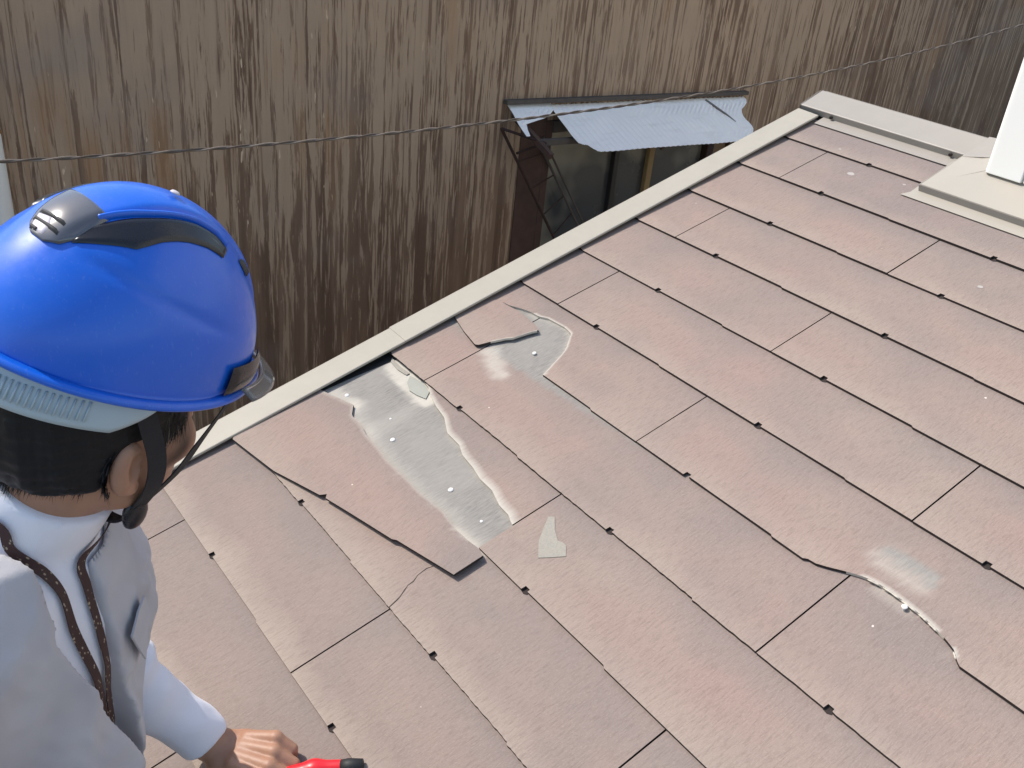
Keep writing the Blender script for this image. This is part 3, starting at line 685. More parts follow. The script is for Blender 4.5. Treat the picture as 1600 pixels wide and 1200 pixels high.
# dark seam where two sheets overlap at the right, with a lifted lip
v, f = tube_vf([AP(a_, s, .002) for a_, s in ((.788, .063), (.801, .258), (.818, .432), (.831, .584))], [.004, .0045, .003, .001], 6); mesh_obj('overlap_seam', v, f, M['seam_shade'], aw)
def bar(p, q, wx, wz, name, mat, parent):
    p, q = Vector(p), Vector(q); d = (q-p).normalized(); sx = d.cross(Vector((0, 0, 1))); sx = sx.normalized() if sx.length > .05 else Vector((1, 0, 0)); sz = sx.cross(d)
    V, F = hexa([p-sx*wx-sz*wz, p+sx*wx-sz*wz, q+sx*wx-sz*wz, q-sx*wx-sz*wz, p-sx*wx+sz*wz, p+sx*wx+sz*wz, q+sx*wx+sz*wz, q-sx*wx+sz*wz])
    return fix_normals(mesh_obj(name, V, F, mat, parent))
bar((-1.188, 1.06, .232), (-1.188, 2.32, .189), .011, .007, 'ledger', M['lintel'], aw)
bar(AO+Aa*.02+Ab*.62-AN*.030, AO+Aa*.90+Ab*.62-AN*.030, .010, .010, 'purlin', M['lintel'], aw)
for a_ in (.02, .46, .88): bar(AO+Aa*a_+Ab*.03-AN*.030, AO+Aa*a_+Ab*.9-AN*.030, .009, .011, 'rafter', M['jamb'], aw)
def rod(p, q, r_, name='brace', mat='rust'):
    v, f = tube_vf([p, q], r_, 7); mesh_obj(name, v, f, M[mat], aw)
rod((-1.165, 1.035, .150), (-1.150, 1.325, -.295), .0055)
rod((-1.165, 1.035, .150), (-1.06, 1.155, .115), .005)
rod((-1.165, 1.11, .055), (-1.10, 1.21, .11), .0045)
rod((-1.185, 1.212, .098), (-1.180, 1.462, -.27), .005, mat='lintel')
rod((-1.183, 1.240, .098), (-1.178, 1.492, -.27), .004, mat='lintel')
for t in (.18, .42, .66, .86):
    a0 = Vector((-1.165, 1.035, .150)).lerp(Vector((-1.150, 1.325, -.295)), t+.1); a1 = Vector((-1.185, 1.212, .098)).lerp(Vector((-1.180, 1.462, -.27)), t-.02)
    rod(a0, a1, .0028)

# pipe on the far left of the wall
pp = empty('white_pipe', (-1.165, -.544, GZ), 'white vertical drainpipe held by a rusty band', 'drainpipe')
v, f = tube_vf([(-1.165, -.544, GZ), (-1.165, -.544, .262), (-1.165, -.544, .275), (-1.165, -.544, ZT+.15)], .0235, 20); mesh_obj('pipe', v, f, M['pipe'], pp, smooth=True)
v, f = tube_vf([(-1.165, -.544, .268), (-1.165, -.544, .277)], .0255, 20); mesh_obj('band', v, f, M['bracket'], pp, smooth=False)
v, f = box_vf(-1.2, -1.187, -.555, -.533, .262, .283); mesh_obj('fixing', v, f, M['bracket'], pp)
v, f = tube_vf([(-1.165, -.544, -.30), (-1.165, -.544, -.26)], .027, 20); mesh_obj('pipe_joint', v, f, M['pipe'], pp, smooth=True)

# twisted cable slung across the gap
cb = empty('overhead_cable', (-.7, -.9, .34), 'thin twisted cable sagging across the plank wall', 'cable')
CPTS = [(-1.6, .42), (-1.0, .366), (-.613, .337), (-.355, .323), (-.054, .317), (.298, .319), (.6, .322), (.952, .329), (1.381, .344), (1.816, .365), (2.166, .388), (2.551, .424), (2.984, .468), (3.457, .526), (4.4, .67)]
ys = np.linspace(-1.6, 4.4, 700)
zs = np.polyval(np.polyfit([c[0] for c in CPTS], [c[1] for c in CPTS], 5), ys)
for ph, mt in ((0, 'cableA'), (math.pi, 'cableB')):
    pts = [(-.7+.0022*math.cos(y*2*math.pi/.115+ph), y, z+.0022*math.sin(y*2*math.pi/.115+ph)) for y, z in zip(ys, zs)]
    v, f = tube_vf(pts, .0023, 6); mesh_obj('strand', v, f, M[mt], cb, smooth=True)
# ------------------------------------------------------------------ signed-distance modelling for the figure
A3 = lambda *p: np.array(p, np.float32)
def d_cap(P, a, b_, ra, rb):
    a, b_ = A3(*a), A3(*b_); ab = b_-a; t = np.clip(((P-a)@ab)/(ab@ab), 0, 1)
    return np.linalg.norm(P-a-t[..., None]*ab, axis=-1)-(ra+(rb-ra)*t)
def d_ell(P, c, r, M_=None):
    q = P-A3(*c)
    if M_ is not None: q = q@np.asarray(M_, np.float32)          # columns of M_ = local axes
    r = A3(*r); k0 = np.linalg.norm(q/r, axis=-1); k1 = np.linalg.norm(q/(r*r), axis=-1)+1e-9
    return k0*(k0-1)/k1
def smin(a, b_, k):
    h = np.clip(.5+.5*(b_-a)/k, 0, 1); return b_+(a-b_)*h-k*h*(1-h)
def smax(a, b_, k): return -smin(-a, -b_, k)
def vnoise(P, s, seed=0):
    """cheap smooth noise from sines"""
    rs = np.random.RandomState(seed); out = 0
    for i in range(5):
        d = rs.normal(size=3).astype(np.float32); d *= s*(1+.5*i)/np.linalg.norm(d); out = out+np.sin(P@d+rs.uniform(0, 6.28))/(1+.4*i)
    return out/2.5
def nets(fn, lo, hi, vx):
    lo = np.array(lo, np.float32); n = np.ceil((np.array(hi)-lo)/vx).astype(int)+1
    D = np.empty(n, np.float32); ys = lo[1]+vx*np.arange(n[1]); zs = lo[2]+vx*np.arange(n[2])
    YY, ZZ = np.meshgrid(ys, zs, indexing='ij')
    st = max(1, int(600000/(n[1]*n[2])))
    for i in range(0, n[0], st):
        j = min(n[0], i+st); xs = lo[0]+vx*np.arange(i, j)
        P = np.empty((j-i, n[1], n[2], 3), np.float32); P[..., 0] = xs[:, None, None]; P[..., 1] = YY; P[..., 2] = ZZ
        D[i:j] = fn(P)
    S = D < 0
    c = np.zeros((n[0]-1, n[1]-1, n[2]-1), int)
    for dx in (0, 1):
        for dy in (0, 1):
            for dz in (0, 1): c += S[dx:n[0]-1+dx, dy:n[1]-1+dy, dz:n[2]-1+dz]
    act = (c > 0) & (c < 8); idx = np.full(act.shape, -1); I = np.argwhere(act); idx[act] = np.arange(len(I))
    acc = np.zeros((len(I), 3)); cnt = np.zeros(len(I))
    cor = [(a_, b_, c_) for a_ in (0, 1) for b_ in (0, 1) for c_ in (0, 1)]
    for p in cor:
        for ax in range(3):
            if p[ax] == 1: continue
            q = list(p); q[ax] = 1
            d0 = D[I[:, 0]+p[0], I[:, 1]+p[1], I[:, 2]+p[2]]; d1 = D[I[:, 0]+q[0], I[:, 1]+q[1], I[:, 2]+q[2]]
            mk = (d0 < 0) != (d1 < 0); t = np.where(mk, d0/(d0-d1+1e-12), 0)
            v = np.tile(np.array(p, float), (len(I), 1)); v[:, ax] += t; acc[mk] += v[mk]; cnt[mk] += 1
    V = lo+(I+acc/cnt[:, None])*vx
    F = []
    for ax in range(3):
        b1, b2 = (ax+1) % 3, (ax+2) % 3
        sl0 = [slice(None)]*3; sl1 = [slice(None)]*3; sl0[ax] = slice(0, n[ax]-1); sl1[ax] = slice(1, n[ax])
        e = S[tuple(sl0)] != S[tuple(sl1)]; ins = S[tuple(sl0)]
        E = np.argwhere(e); E = E[(E[:, b1] > 0) & (E[:, b2] > 0) & (E[:, b1] < n[b1]-1) & (E[:, b2] < n[b2]-1)]
        if not len(E): continue
        def g(o1, o2):
            q = E.copy(); q[:, b1] -= o1; q[:, b2] -= o2; return idx[q[:, 0], q[:, 1], q[:, 2]]
        a_, b_, c_, d_ = g(1, 1), g(0, 1), g(0, 0), g(1, 0); s = ins[E[:, 0], E[:, 1], E[:, 2]]
        Q = np.stack([a_, b_, c_, d_], 1); Q[~s] = Q[~s][:, ::-1]; F.append(Q[(Q >= 0).all(1)])
    return V, np.concatenate(F)
def np_mesh(name, VF, mat, parent, smooth=True, relax=1):
    Vs, Fs, o = [], [], 0
    for V, F in (VF if isinstance(VF, list) else [VF]): Vs.append(V); Fs.append(F+o); o += len(V)
    V, F = np.concatenate(Vs), np.concatenate(Fs)
    for _ in range(relax):
        acc = np.zeros_like(V); cnt = np.zeros(len(V))
        for i in range(4):
            a_, b_ = F[:, i], F[:, (i+1) % 4]; np.add.at(acc, a_, V[b_]); np.add.at(cnt, a_, 1)
        V = V*.5+.5*acc/np.maximum(cnt, 1)[:, None]
    me = bpy.data.meshes.new(name); off = np.array(world_loc(parent)) if parent is not None else 0
    me.vertices.add(len(V)); me.vertices.foreach_set('co', (V-off).ravel())
    me.loops.add(len(F)*4); me.loops.foreach_set('vertex_index', F.ravel().astype(np.int32))
    me.polygons.add(len(F)); me.polygons.foreach_set('loop_start', np.arange(len(F), dtype=np.int32)*4)
    me.update(calc_edges=True); me.validate()
    if smooth: me.polygons.foreach_set('use_smooth', [True]*len(me.polygons))
    me.materials.append(mat)
    return link(bpy.data.objects.new(name, me), parent)
def eul(a, b_, c):
    a, b_, c = map(R, (a, b_, c)); ca, sa, cb_, sb, cc, sc_ = math.cos(a), math.sin(a), math.cos(b_), math.sin(b_), math.cos(c), math.sin(c)
    return np.array([[ca, -sa, 0], [sa, ca, 0], [0, 0, 1]])@np.array([[1, 0, 0], [0, cb_, -sb], [0, sb, cb_]])@np.array([[cc, 0, sc_], [0, 1, 0], [-sc_, 0, cc]])

# ------------------------------------------------------------------ the man at the eave
HC = np.array([.6261, -.7765, .5660]); HR = eul(15.02, -22.97, 8.34)      # hard hat: centre and axes (x right, y forward, z up)
FR_ = eul(18, -13, 7); FC = HC+FR_@np.array([0, 0, -.02])                 # head
NB_ = np.array([.596, -.874, .372])                                        # base of the neck
Fd = np.array([.682, .731, 0.]); Rt = np.array([.731, -.682, 0.]); Tn = np.array([-.12, -.19, -.97]); Tn /= np.linalg.norm(Tn)
Fq = np.cross(Tn, Rt); Fq = Fq if Fq@Fd > 0 else -Fq; Fq /= np.linalg.norm(Fq)
TL = np.stack([Rt, Fq, -Tn], 1)                                            # torso axes as columns (right, front, up)
def T(x, y, z): return NB_+TL@np.array([x, y, z])
def H(x, y, z): return FC+FR_@np.array([x, y, z])
def K(x, y, z): return HC+HR@np.array([x, y, z])
SRt, SLt = T(.172, -.01, -.065), NB_+np.array([-.155, .035, -.085])
ELt, WLt = np.array([.462, -.776, .005]), np.array([.513, -.672, -.168])
ERt, WRt = np.array([.86, -1.12, .11]), np.array([.74, -1.10, -.09])
HPr, HPl = T(.085, -.005, -.52), T(-.085, -.005, -.52)
SCZ = -1.02
def torso(P, g=0.):
    d = d_ell(P, T(0, .0, -.16), (.168+g, .108+g, .185+g), TL)
    d = smin(d, d_ell(P, T(0, .012, -.33), (.150+g, .105+g, .16+g), TL), .06)
    d = smin(d, d_ell(P, T(0, -.0, -.48), (.160+g, .115+g, .11+g), TL), .05)
    for s, e in ((SRt, .10), (SLt, -.10)): d = smin(d, d_cap(P, T(0, -.01, -.05), s, .066+g, .060+g), .04)
    return d
def arm(P, s, e, w_, g=0.):
    return smin(d_cap(P, s, e, .052+g, .034+g), d_cap(P, e, w_, .033+g, .026+g), .02)
def head(P):
    Q = (P-FC.astype(np.float32))@FR_.astype(np.float32)
    d = d_ell(Q, (0, -.012, -.015), (.078, .098, .100))
    d = smin(d, d_ell(Q, (0, .028, -.085), (.062, .062, .068)), .03)
    d = smin(d, d_ell(Q, (0, .050, -.128), (.040, .036, .030)), .03)
    for s in (-1, 1):
        d = smin(d, d_ell(Q, (s*.048, .052, -.068), (.024, .026, .024)), .018)       # cheekbone
        d = smin(d, d_ell(Q, (s*.052, .005, -.112), (.016, .028, .022)), .022)       # jaw angle
        d = smax(d, -d_ell(Q, (s*.032, .092, -.042), (.018, .012, .013)), .012)      # eye socket
        d = smin(d, d_ell(Q, (s*.031, .079, -.042), (.0125, .0125, .0115)), .002)    # eyeball
        e = d_ell(Q, (s*.081, -.020, -.068), (.0095, .0160, .029))                     # ear
        e = smax(e, -d_ell(Q, (s*.092, -.014, -.064), (.0105, .0088, .0175)), .0025)
        e = smin(e, d_ell(Q, (s*.078, -.010, -.092), (.006, .010, .010)), .006)
        d = smin(d, e, .006)
    d = smin(d, d_cap(Q, (0, .088, -.045), (0, .106, -.076), .008, .012), .012)      # nose
    d = smin(d, d_ell(Q, (0, .088, -.102), (.024, .010, .006)), .006)                # lips
    d = smin(d, d_ell(Q, (0, .086, -.111), (.020, .010, .006)), .006)
    d = smin(d, d_ell(Q, (0, .084, -.022), (.055, .014, .010)), .012)                # brow
    return d
NT = H(0, -.022, -.085)
def neck(P, g=0.): return d_cap(P, NT, NB_, .056+g, .062+g)
# left hand: palm and five fingers closed on a red tool that lies on the slates
RFN = np.array([0, -ST, CT])
hand_dir = np.array([.655, -.572, -.165])-WLt; hand_dir /= np.linalg.norm(hand_dir)
hside = np.cross(RFN, hand_dir); hside /= np.linalg.norm(hside); hup = np.cross(hand_dir, hside)       # side = away from thumb? (left of the hand)
HM = np.stack([hand_dir, hside, hup], 1)
W0 = WLt+np.array([0, 0, .004])
def HP(a_, b_, c_): return W0+HM@np.array([a_, b_, c_])
fing = []
for i, (bb, ln, kx) in enumerate([(-.030, .92, .092), (-.010, 1.0, .098), (.011, .95, .094), (.030, .78, .086)]):
    k0 = HP(kx, bb, .020); k1 = HP(kx+.030*ln, bb*.98, .004); k2 = HP(kx+.026*ln, bb*.92, -.020); k3 = HP(kx+.006, bb*.9, -.029)
    fing.append((HP(.045, bb*.75, .012), k0, k1, k2, k3))
thumb = (HP(.018, -.022, -.002), HP(.048, -.043, -.010), HP(.078, -.047, -.020), HP(.102, -.038, -.026))
def hand(P):
    d = d_cap(P, ELt*.25+WLt*.75, W0, .031, .0255)
    d = smin(d, d_ell(P, HP(.052, 0, .004), (.050, .039, .016), HM), .018)
    for f_ in fing:
        e = d_cap(P, f_[0], f_[1], .0105, .0108)
        e = smin(e, d_cap(P, f_[1], f_[2], .0102, .0092), .004)
        e = np.minimum(e, d_cap(P, f_[2], f_[3], .0092, .0084)); e = smin(e, d_cap(P, f_[3], f_[4], .0084, .0076), .003)
        d = smin(d, e, .0045)
    e = d_cap(P, thumb[0], thumb[1], .016, .0125); e = smin(e, d_cap(P, thumb[1], thumb[2], .0125, .0105), .004); e = smin(e, d_cap(P, thumb[2], thumb[3], .0105, .009), .004)
    return smin(d, e, .007)
def body(P):
    d = smin(torso(P, -.006), neck(P, -.0), .03)
    d = smin(d, arm(P, SLt, ELt, WLt, -.004), .02); d = smin(d, arm(P, SRt, ERt, WRt, -.004), .02)
    for hp, s in ((HPr, 1), (HPl, -1)):
        kn = hp+np.array([.03*s, .0, -.42]); ft = np.array([kn[0]-.01, kn[1]-.05, SCZ+.09])
        d = smin(d, d_cap(P, hp, kn, .082, .055), .03); d = smin(d, d_cap(P, kn, ft, .056, .038), .02)
        d = smin(d, d_cap(P, ft, ft+np.array([.0, .13, -.05]), .036, .028), .03)
    # right hand (out of the picture, on his hip)
    d = smin(d, d_ell(P, WRt+np.array([-.03, .03, -.03]), (.045, .035, .045)), .02)
    return d
man = empty('person', (HPl[0]+.08, HPl[1], SCZ), None, None)
tag(man, 'man leaning over the eave in a white shirt and pale grey vest, reaching forward', 'person')
bv = nets(body, (.25, -1.35, SCZ-.01), (1.02, -.6, .44), .008)
hv = nets(lambda P: smin(head(P), neck(P), .02), (.47, -.93, .34), (.76, -.62, .64), .0028)
nv = nets(hand, (.44, -.74, -.24), (.70, -.50, -.08), .0020)
np_mesh('body', [bv, hv, nv], M['skin'], man)
for s in (-1, 1):
    v, f = tube_vf([H(s*.031, .0885, -.042), H(s*.031, .0925, -.042)], [.0058, .0030], 12); mesh_obj('iris', v, f, M['hair'], man)
# hair: a cap of fine clumps plus short strands along its lower rim
def hair_region(Q):                        # > 0 outside the hair
    x, y, z = Q[..., 0], Q[..., 1], Q[..., 2]; ax = np.abs(x)
    low = np.where(y < -.02, -.108-.10*(y+.02)*0, -.108)
    lim = np.interp(y, [-.11, -.05, -.030, -.012, .002, .018, .045, .07, .12], [-.108, -.102, -.086, -.044, -.034, -.058, -.040, .0, .02]).astype(np.float32)
    return lim-z
def hairf(P):
    Q = (P-FC.astype(np.float32))@FR_.astype(np.float32)
    d = d_ell(Q, (0, -.012, -.015), (.078, .098, .100))
    d = smin(d, d_ell(Q, (0, -.03, -.075), (.066, .066, .050)), .03)
    d = smin(d, d_ell(Q, (0, .028, -.085), (.062, .062, .068)), .03)-.0065-.0022*vnoise(P*np.array([1, 1, .6], np.float32), 190, 3)*.9-.0012*vnoise(P, 480, 5)
    for s in (-1, 1): d = smax(d, -d_ell(Q, (s*.086, -.017, -.072), (.022, .019, .032)), .003)
    return smax(d, hair_region(Q)+.003*vnoise(P, 300, 9), .006)
np_mesh('hair', nets(hairf, (.47, -.93, .36), (.76, -.62, .68), .0028), M['hair'], man, relax=0)
rs = random.Random(3); V, F, MIX = [], [], []
skull = BVHTree.FromPolygons([tuple(p) for p in hv[0]], [tuple(int(i) for i in q) for q in hv[1]])
for _ in range(12000):
    an = rs.uniform(-math.pi, math.pi); yy = -.012+.1*math.cos(an); xx = .082*math.sin(an)
    if yy > .075: continue
    lim = float(np.interp(yy, [-.11, -.05, -.030, -.012, .002, .018, .045, .07], [-.108, -.102, -.086, -.044, -.034, -.058, -.040, .0]))
    zz = lim+rs.uniform(-.002, .055)
    if abs(yy+.012) < .026: continue
    p = Vector(H(xx, yy, zz)); q = skull.find_nearest(p)
    if q[0] is None: continue
    n_ = q[1]; c0 = Vector(FC); n_ = n_ if n_.dot(q[0]-c0) > 0 else -n_
    dn = Vector(FR_@np.array([rs.uniform(-.35, .35), rs.uniform(-.55, .1), -1])); dn = (dn-n_*dn.dot(n_)).normalized()
    st = q[0]+n_*rs.uniform(.003, .0075)-dn*.005; ln = rs.uniform(.009, .020); en = st+dn*ln+n_*rs.uniform(-.001, .0055)
    sd = dn.cross(n_)*.0005; i0 = len(V)
    V += [tuple(st-sd), tuple(st+sd), tuple(en)]; F.append((i0, i0+1, i0+2)); MIX.append(1 if rs.random() < .13 else 0)
hs = tag(mesh_obj('hair_strands', V, F, M['hair'], man), kind='stuff'); hs.data.materials.append(M['hair_light'])
if len(hs.data.polygons) == len(MIX): hs.data.polygons.foreach_set('material_index', MIX)

# shirt with a high collar and long sleeves
AXW = (WLt-ELt)/np.linalg.norm(WLt-ELt)
CUF = ELt+(WLt-ELt)*.86
def folds(P, a_, s, seed): return a_*vnoise(P, s, seed)
def shirtf(P):
    d = torso(P, .004)
    la = arm(P, SLt, ELt, WLt, .007); ra = arm(P, SRt, ERt, WRt, .010)
    # rucks round the elbow, running across the sleeve
    t = (P-ELt.astype(np.float32))@AXW.astype(np.float32)
    la = la-.0035*np.sin(t*150+2.0*vnoise(P, 25, 4))*np.exp(-(t+.01)**2/.004)-.004*np.clip(vnoise(P, 42, 8), -1, 1)
    la = smax(la, (P-CUF.astype(np.float32))@AXW.astype(np.float32), .004)
    ra = smax(ra, (P-(ERt+(WRt-ERt)*.9).astype(np.float32))@((WRt-ERt)/np.linalg.norm(WRt-ERt)).astype(np.float32), .004)
    d = smin(d, la, .02); d = smin(d, ra, .02)
    d = d-.0036*vnoise(P*A3(1, 1, .6), 34, 2)-.0028*(1-2*np.abs(vnoise(P, 24, 44)))-.0018*vnoise(P, 80, 7)
    col = neck(P, .0085)-.0012*vnoise(P, 55, 21)
    cz = (P-NB_.astype(np.float32))@(-Tn).astype(np.float32)
    fy = (P-NB_.astype(np.float32))@Fq.astype(np.float32)
    top = cz-(.084-.40*fy)
    col = smax(col, top, .003); col = smax(col, -(cz+.05), .002)
    d = smin(d, col, .012)
    return smax(d, -(cz+.53), .004)
np_mesh('shirt', nets(shirtf, (.26, -1.22, -.16), (1.0, -.60, .50), .0042), M['shirt'], man, relax=2)
# vest: a thin open shell over the shirt
def tl(P): return (P-NB_.astype(np.float32))@TL.astype(np.float32)
ZK = [-.42, -.35, -.27, -.21, -.15, -.10, -.05, 0, .05]
def xfar(z): return np.interp(z, ZK, [-.040, -.032, -.015, -.002, .011, .018, .018, .017, .015]).astype(np.float32)
def xnear(z): return np.interp(z, ZK, [-.034, -.022, .008, .030, .052, .072, .088, .080, .065]).astype(np.float32)
def vestf(P):
    d = torso(P, .016)
    d = smin(d, d_ell(P, T(.02, .085, -.37), (.115, .085, .15), TL), .06)
    Q0 = tl(P)
    d = d-.0080*vnoise(Q0*A3(1, 1, .4), 28, 12)-.0065*(1-2*np.abs(vnoise(Q0*A3(1, 1, .45), 30, 15)))-.003*(1-2*np.abs(vnoise(Q0, 70, 18)))
    Q = tl(P); x, y, z = Q[..., 0], Q[..., 1], Q[..., 2]
    sh = d
    op = smax(smax(xfar(z)-x, x-xnear(z), .004), -(y-.0), .01)
    sh = smax(sh, -op, .003)
    for s_, e_ in ((SRt, ERt), (SLt, ELt)):
        dr = (e_-s_)/np.linalg.norm(e_-s_)
        sh = smax(sh, -d_cap(P, s_+dr*.030, e_, .072, .085), .003)
    nk = d_cap(P, NB_-Tn*(-.02)*0+(-Tn)*.10, NB_+Tn*.005, .078, .080)
    sh = smax(sh, -nk, .003)
    return smax(sh, -(z+.56), .003)
vest = np_mesh('vest', nets(vestf, (.36, -1.20, -.16), (.86, -.64, .44), .0036), M['vest'], man, relax=2)
# trousers and shoes (below the picture)
def trf(P):
    d = smax(torso(P, .012), (tl(P)[..., 2]+.44), .01)
    for hp, s in ((HPr, 1), (HPl, -1)):
        kn = hp+np.array([.03*s, .0, -.42]); ft = np.array([kn[0]-.01, kn[1]-.05, SCZ+.13])
        d = smin(d, d_cap(P, hp, kn, .096, .074), .03); d = smin(d, d_cap(P, kn, ft, .074, .062), .02)
    return d-.004*vnoise(P, 22, 31)
np_mesh('trousers', nets(trf, (.30, -1.32, SCZ+.05), (.92, -.82, .0), .009), M['trouser'], man)
for hp, s in ((HPr, 1), (HPl, -1)):
    kn = hp+np.array([.03*s, 0, -.42]); ft = np.array([kn[0]-.01, kn[1]-.05, SCZ+.09])
    def shf(P, ft=ft): return smax(smin(d_cap(P, ft+A3(0, -.02, -.03), ft+A3(0, .15, -.055), .046, .036), d_cap(P, ft, ft+A3(0, 0, .05), .044, .046), .03), -(P[..., 2]-SCZ-.002), .004)
    np_mesh('shoe', nets(shf, tuple(ft+np.array([-.08, -.1, -.095])), tuple(ft+np.array([.08, .24, .12])), .006), M['blackrub'], man)

def surf(objs):
    V, F, o = [], [], 0
    for ob in objs:
        off = world_loc(ob); vs = [tuple(v.co+off) for v in ob.data.vertices]; V += vs
        F += [tuple(i+o for i in p.vertices) for p in ob.data.polygons]; o += len(vs)
    return BVHTree.FromPolygons(V, F)
shirt_o = [o for o in man.children if o.name.startswith('shirt')][0]
CLOTH = surf([shirt_o, vest])
def ribbon(pts, width, thick, name, mat, parent, tree=None, lift=.002, center=None, ns=60, nw=4, uvs=24.):
    """a flat strap laid on a surface; pts = rough 3D path"""
    pts = [Vector(p) for p in pts]; L = [0]
    for a_, b_ in zip(pts[:-1], pts[1:]): L.append(L[-1]+(b_-a_).length)
    P = []
    for i in range(ns+1):
        s = L[-1]*i/ns; j = max(0, min(len(pts)-2, int(np.searchsorted(L, s))-1)); t = (s-L[j])/(L[j+1]-L[j])
        p0, p1, p2, p3 = pts[max(j-1, 0)], pts[j], pts[j+1], pts[min(j+2, len(pts)-1)]
        P.append(.5*((2*p1)+(p2-p0)*t+(2*p0-5*p1+4*p2-p3)*t*t+(3*p1-p0-3*p2+p3)*t**3))
    nn = []
    for i, p in enumerate(P):
        if tree is not None:
            q = tree.find_nearest(p); n_ = q[1]; out = (p-Vector(center(p) if callable(center) else center)).normalized(); n_ = n_ if n_.dot(out) > 0 else -n_
            P[i] = q[0]+n_*lift; nn.append(n_)
        else: nn.append((p-Vector(center(p) if callable(center) else center)).normalized())
    for _ in range(3):
        P = [P[0]]+[(P[i-1]+P[i]*2+P[i+1])/4 for i in range(1, len(P)-1)]+[P[-1]]
        nn = [nn[0]]+[(nn[i-1]+nn[i]*2+nn[i+1]).normalized() for i in range(1, len(nn)-1)]+[nn[-1]]
    V, UV, F = [], [], []
    for i, p in enumerate(P):
        t = (P[min(i+1, ns)]-P[max(i-1, 0)]).normalized(); sd = t.cross(nn[i]).normalized()
        for h in (0, -thick):
            for k in range(nw+1):
                V.append(tuple(p+sd*width*(k/nw-.5)+nn[i]*(h+thick))); UV.append((i/ns*L[-1]*uvs*3, k/nw*1.2))
    w2 = 2*(nw+1)
    for i in range(ns):
        a_, b_ = i*w2, (i+1)*w2
        for k in range(nw): F.append((a_+k, b_+k, b_+k+1, a_+k+1)); F.append((a_+nw+1+k+1, b_+nw+1+k+1, b_+nw+1+k, a_+nw+1+k))
        F.append((a_, a_+nw+1, b_+nw+1, b_)); F.append((a_+nw, b_+nw, b_+2*nw+1, a_+2*nw+1))
    return mesh_obj(name, V, F, mat, parent, uv=UV)
ctr = lambda p: NB_+Tn*max(0, float((np.array(p)-NB_)@Tn))-Fq*.02
# binding along the vest's opening, and its open collar flaps
vb = surf([vest])
def flap(pts, name='lapel', lift=.010):
    q = []
    for p in pts:
        h = vb.find_nearest(Vector(p)); n_ = h[1]; c_ = Vector(ctr(p)); n_ = n_ if n_.dot(h[0]-c_) > 0 else -n_; q.append(h[0]+n_*lift)
    return q, mesh_obj(name, [tuple(a_) for a_ in q], [tuple(range(len(q)))], M['vest'], man)
for P_ in ([T(.000, .14, -.100), T(-.020, .14, -.082), T(-.045, .14, -.075), T(-.062, .13, -.120), T(-.050, .14, -.185), T(-.020, .14, -.140)],):
    q_, fo = flap(P_, 'lapel', .007); sm_ = fo.modifiers.new('thickness', 'SOLIDIFY'); sm_.thickness = .0022
# lanyard round the neck
ly = empty('lanyard', tuple(T(0, .12, -.1)), 'dark patterned lanyard hanging round the neck over a white shirt', 'lanyard')
near = [T(.0, -.085, .050), T(.05, -.05, .055), T(.061, .015, .054), T(.062, .024, .033), T(.058, .043, .013), T(.056, .063, -.01), T(.057, .080, -.038), T(.058, .098, -.060), T(.048, .111, -.105), T(.034, .113, -.15), T(.018, .116, -.201), T(.000, .125, -.260), T(-.014, .13, -.30)]
far = [T(.0, -.085, .050), T(-.04, -.05, .055), T(-.045, .0, .05), T(-.02, .05, .03), T(.024, .072, .0), T(.026, .081, -.025), T(.028, .094, -.062), T(.026, .106, -.104), T(.019, .11, -.15), T(.006, .12, -.205), T(-.008, .13, -.264), T(-.016, .13, -.30)]
SHT = surf([shirt_o])
for p_ in (near, far): ribbon(p_, .0100, .0010, 'strap', M['lanyard'], ly, SHT, .0045, ctr, 110, 3)
v, f = tube_vf([T(-.016, .128, -.30), T(-.018, .128, -.34)], .006, 8); mesh_obj('clip', v, f, M['nail'], ly)

# red tool under the hand
rt = empty('red_hand_tool', tuple(HP(.12, 0, -.05)), 'red hand tool with a black end gripped on the slates', 'tool')
lo_ = np.array([.632, -.585, -.155])
def tool_a(P):
    d1 = d_cap(P, A3(.602, -.640, -.172), A3(.634, -.575, -.153), .015, .013)
    return smin(d1, d_cap(P, A3(.634, -.575, -.153), A3(.655, -.541, -.1475), .013, .010), .01)
np_mesh('handle', nets(tool_a, tuple(lo_-.13), tuple(lo_+.13), .0025), M['red'], rt)
v, f = tube_vf([(.654, -.543, -.148), (.661, -.533, -.145), (.671, -.518, -.141)], [.0105, .011, .008], 14); mesh_obj('end_cap', v, f, M['blackrub'], rt, smooth=True)

# ------------------------------------------------------------------ hard hat
hat = empty('hard_hat', tuple(K(0, 0, 0)), 'glossy blue hard hat with black crescent vents and grey headband', 'hard hat')
RX, RY, RZ = .1080, .1425, .1510
def KS(d, off=0.):                          # point on the shell in direction d (unit-sphere coordinates of the shell)
    d = np.array(d, float); d /= np.linalg.norm(d); x, y, z = d
    crest = .0034*float(sst(.30, .22, abs(x)))*float(sst(.25, .55, z))*float(sst(-.80, -.60, y))
    swell = .002*math.exp(-((z-.25)/.22)**2)
    dent = -.0022*math.exp(-((z-.50+.25*y)/.035)**2)*float(sst(.35, .6, abs(x)))*float(sst(.55, .1, y))
    p = np.array([x*RX, y*RY, z*RZ]); n_ = np.array([x/RX, y/RY, z/RZ]); n_ /= np.linalg.norm(n_)
    return K(*(p+n_*(crest+swell+dent+off)))
NA, NE = 160, 56
V, F = [], []
for j in range(NE+1):
    el = math.pi/2*(1-j/NE)
    for i in range(NA):
        az = 2*math.pi*i/NA; d = (math.cos(el)*math.sin(az), math.cos(el)*math.cos(az), math.sin(el)); p = KS(d)
        V.append(tuple(p))
def bz(az, y_): return -.004-.006*math.cos(az)*0+.003*math.cos(2*az)
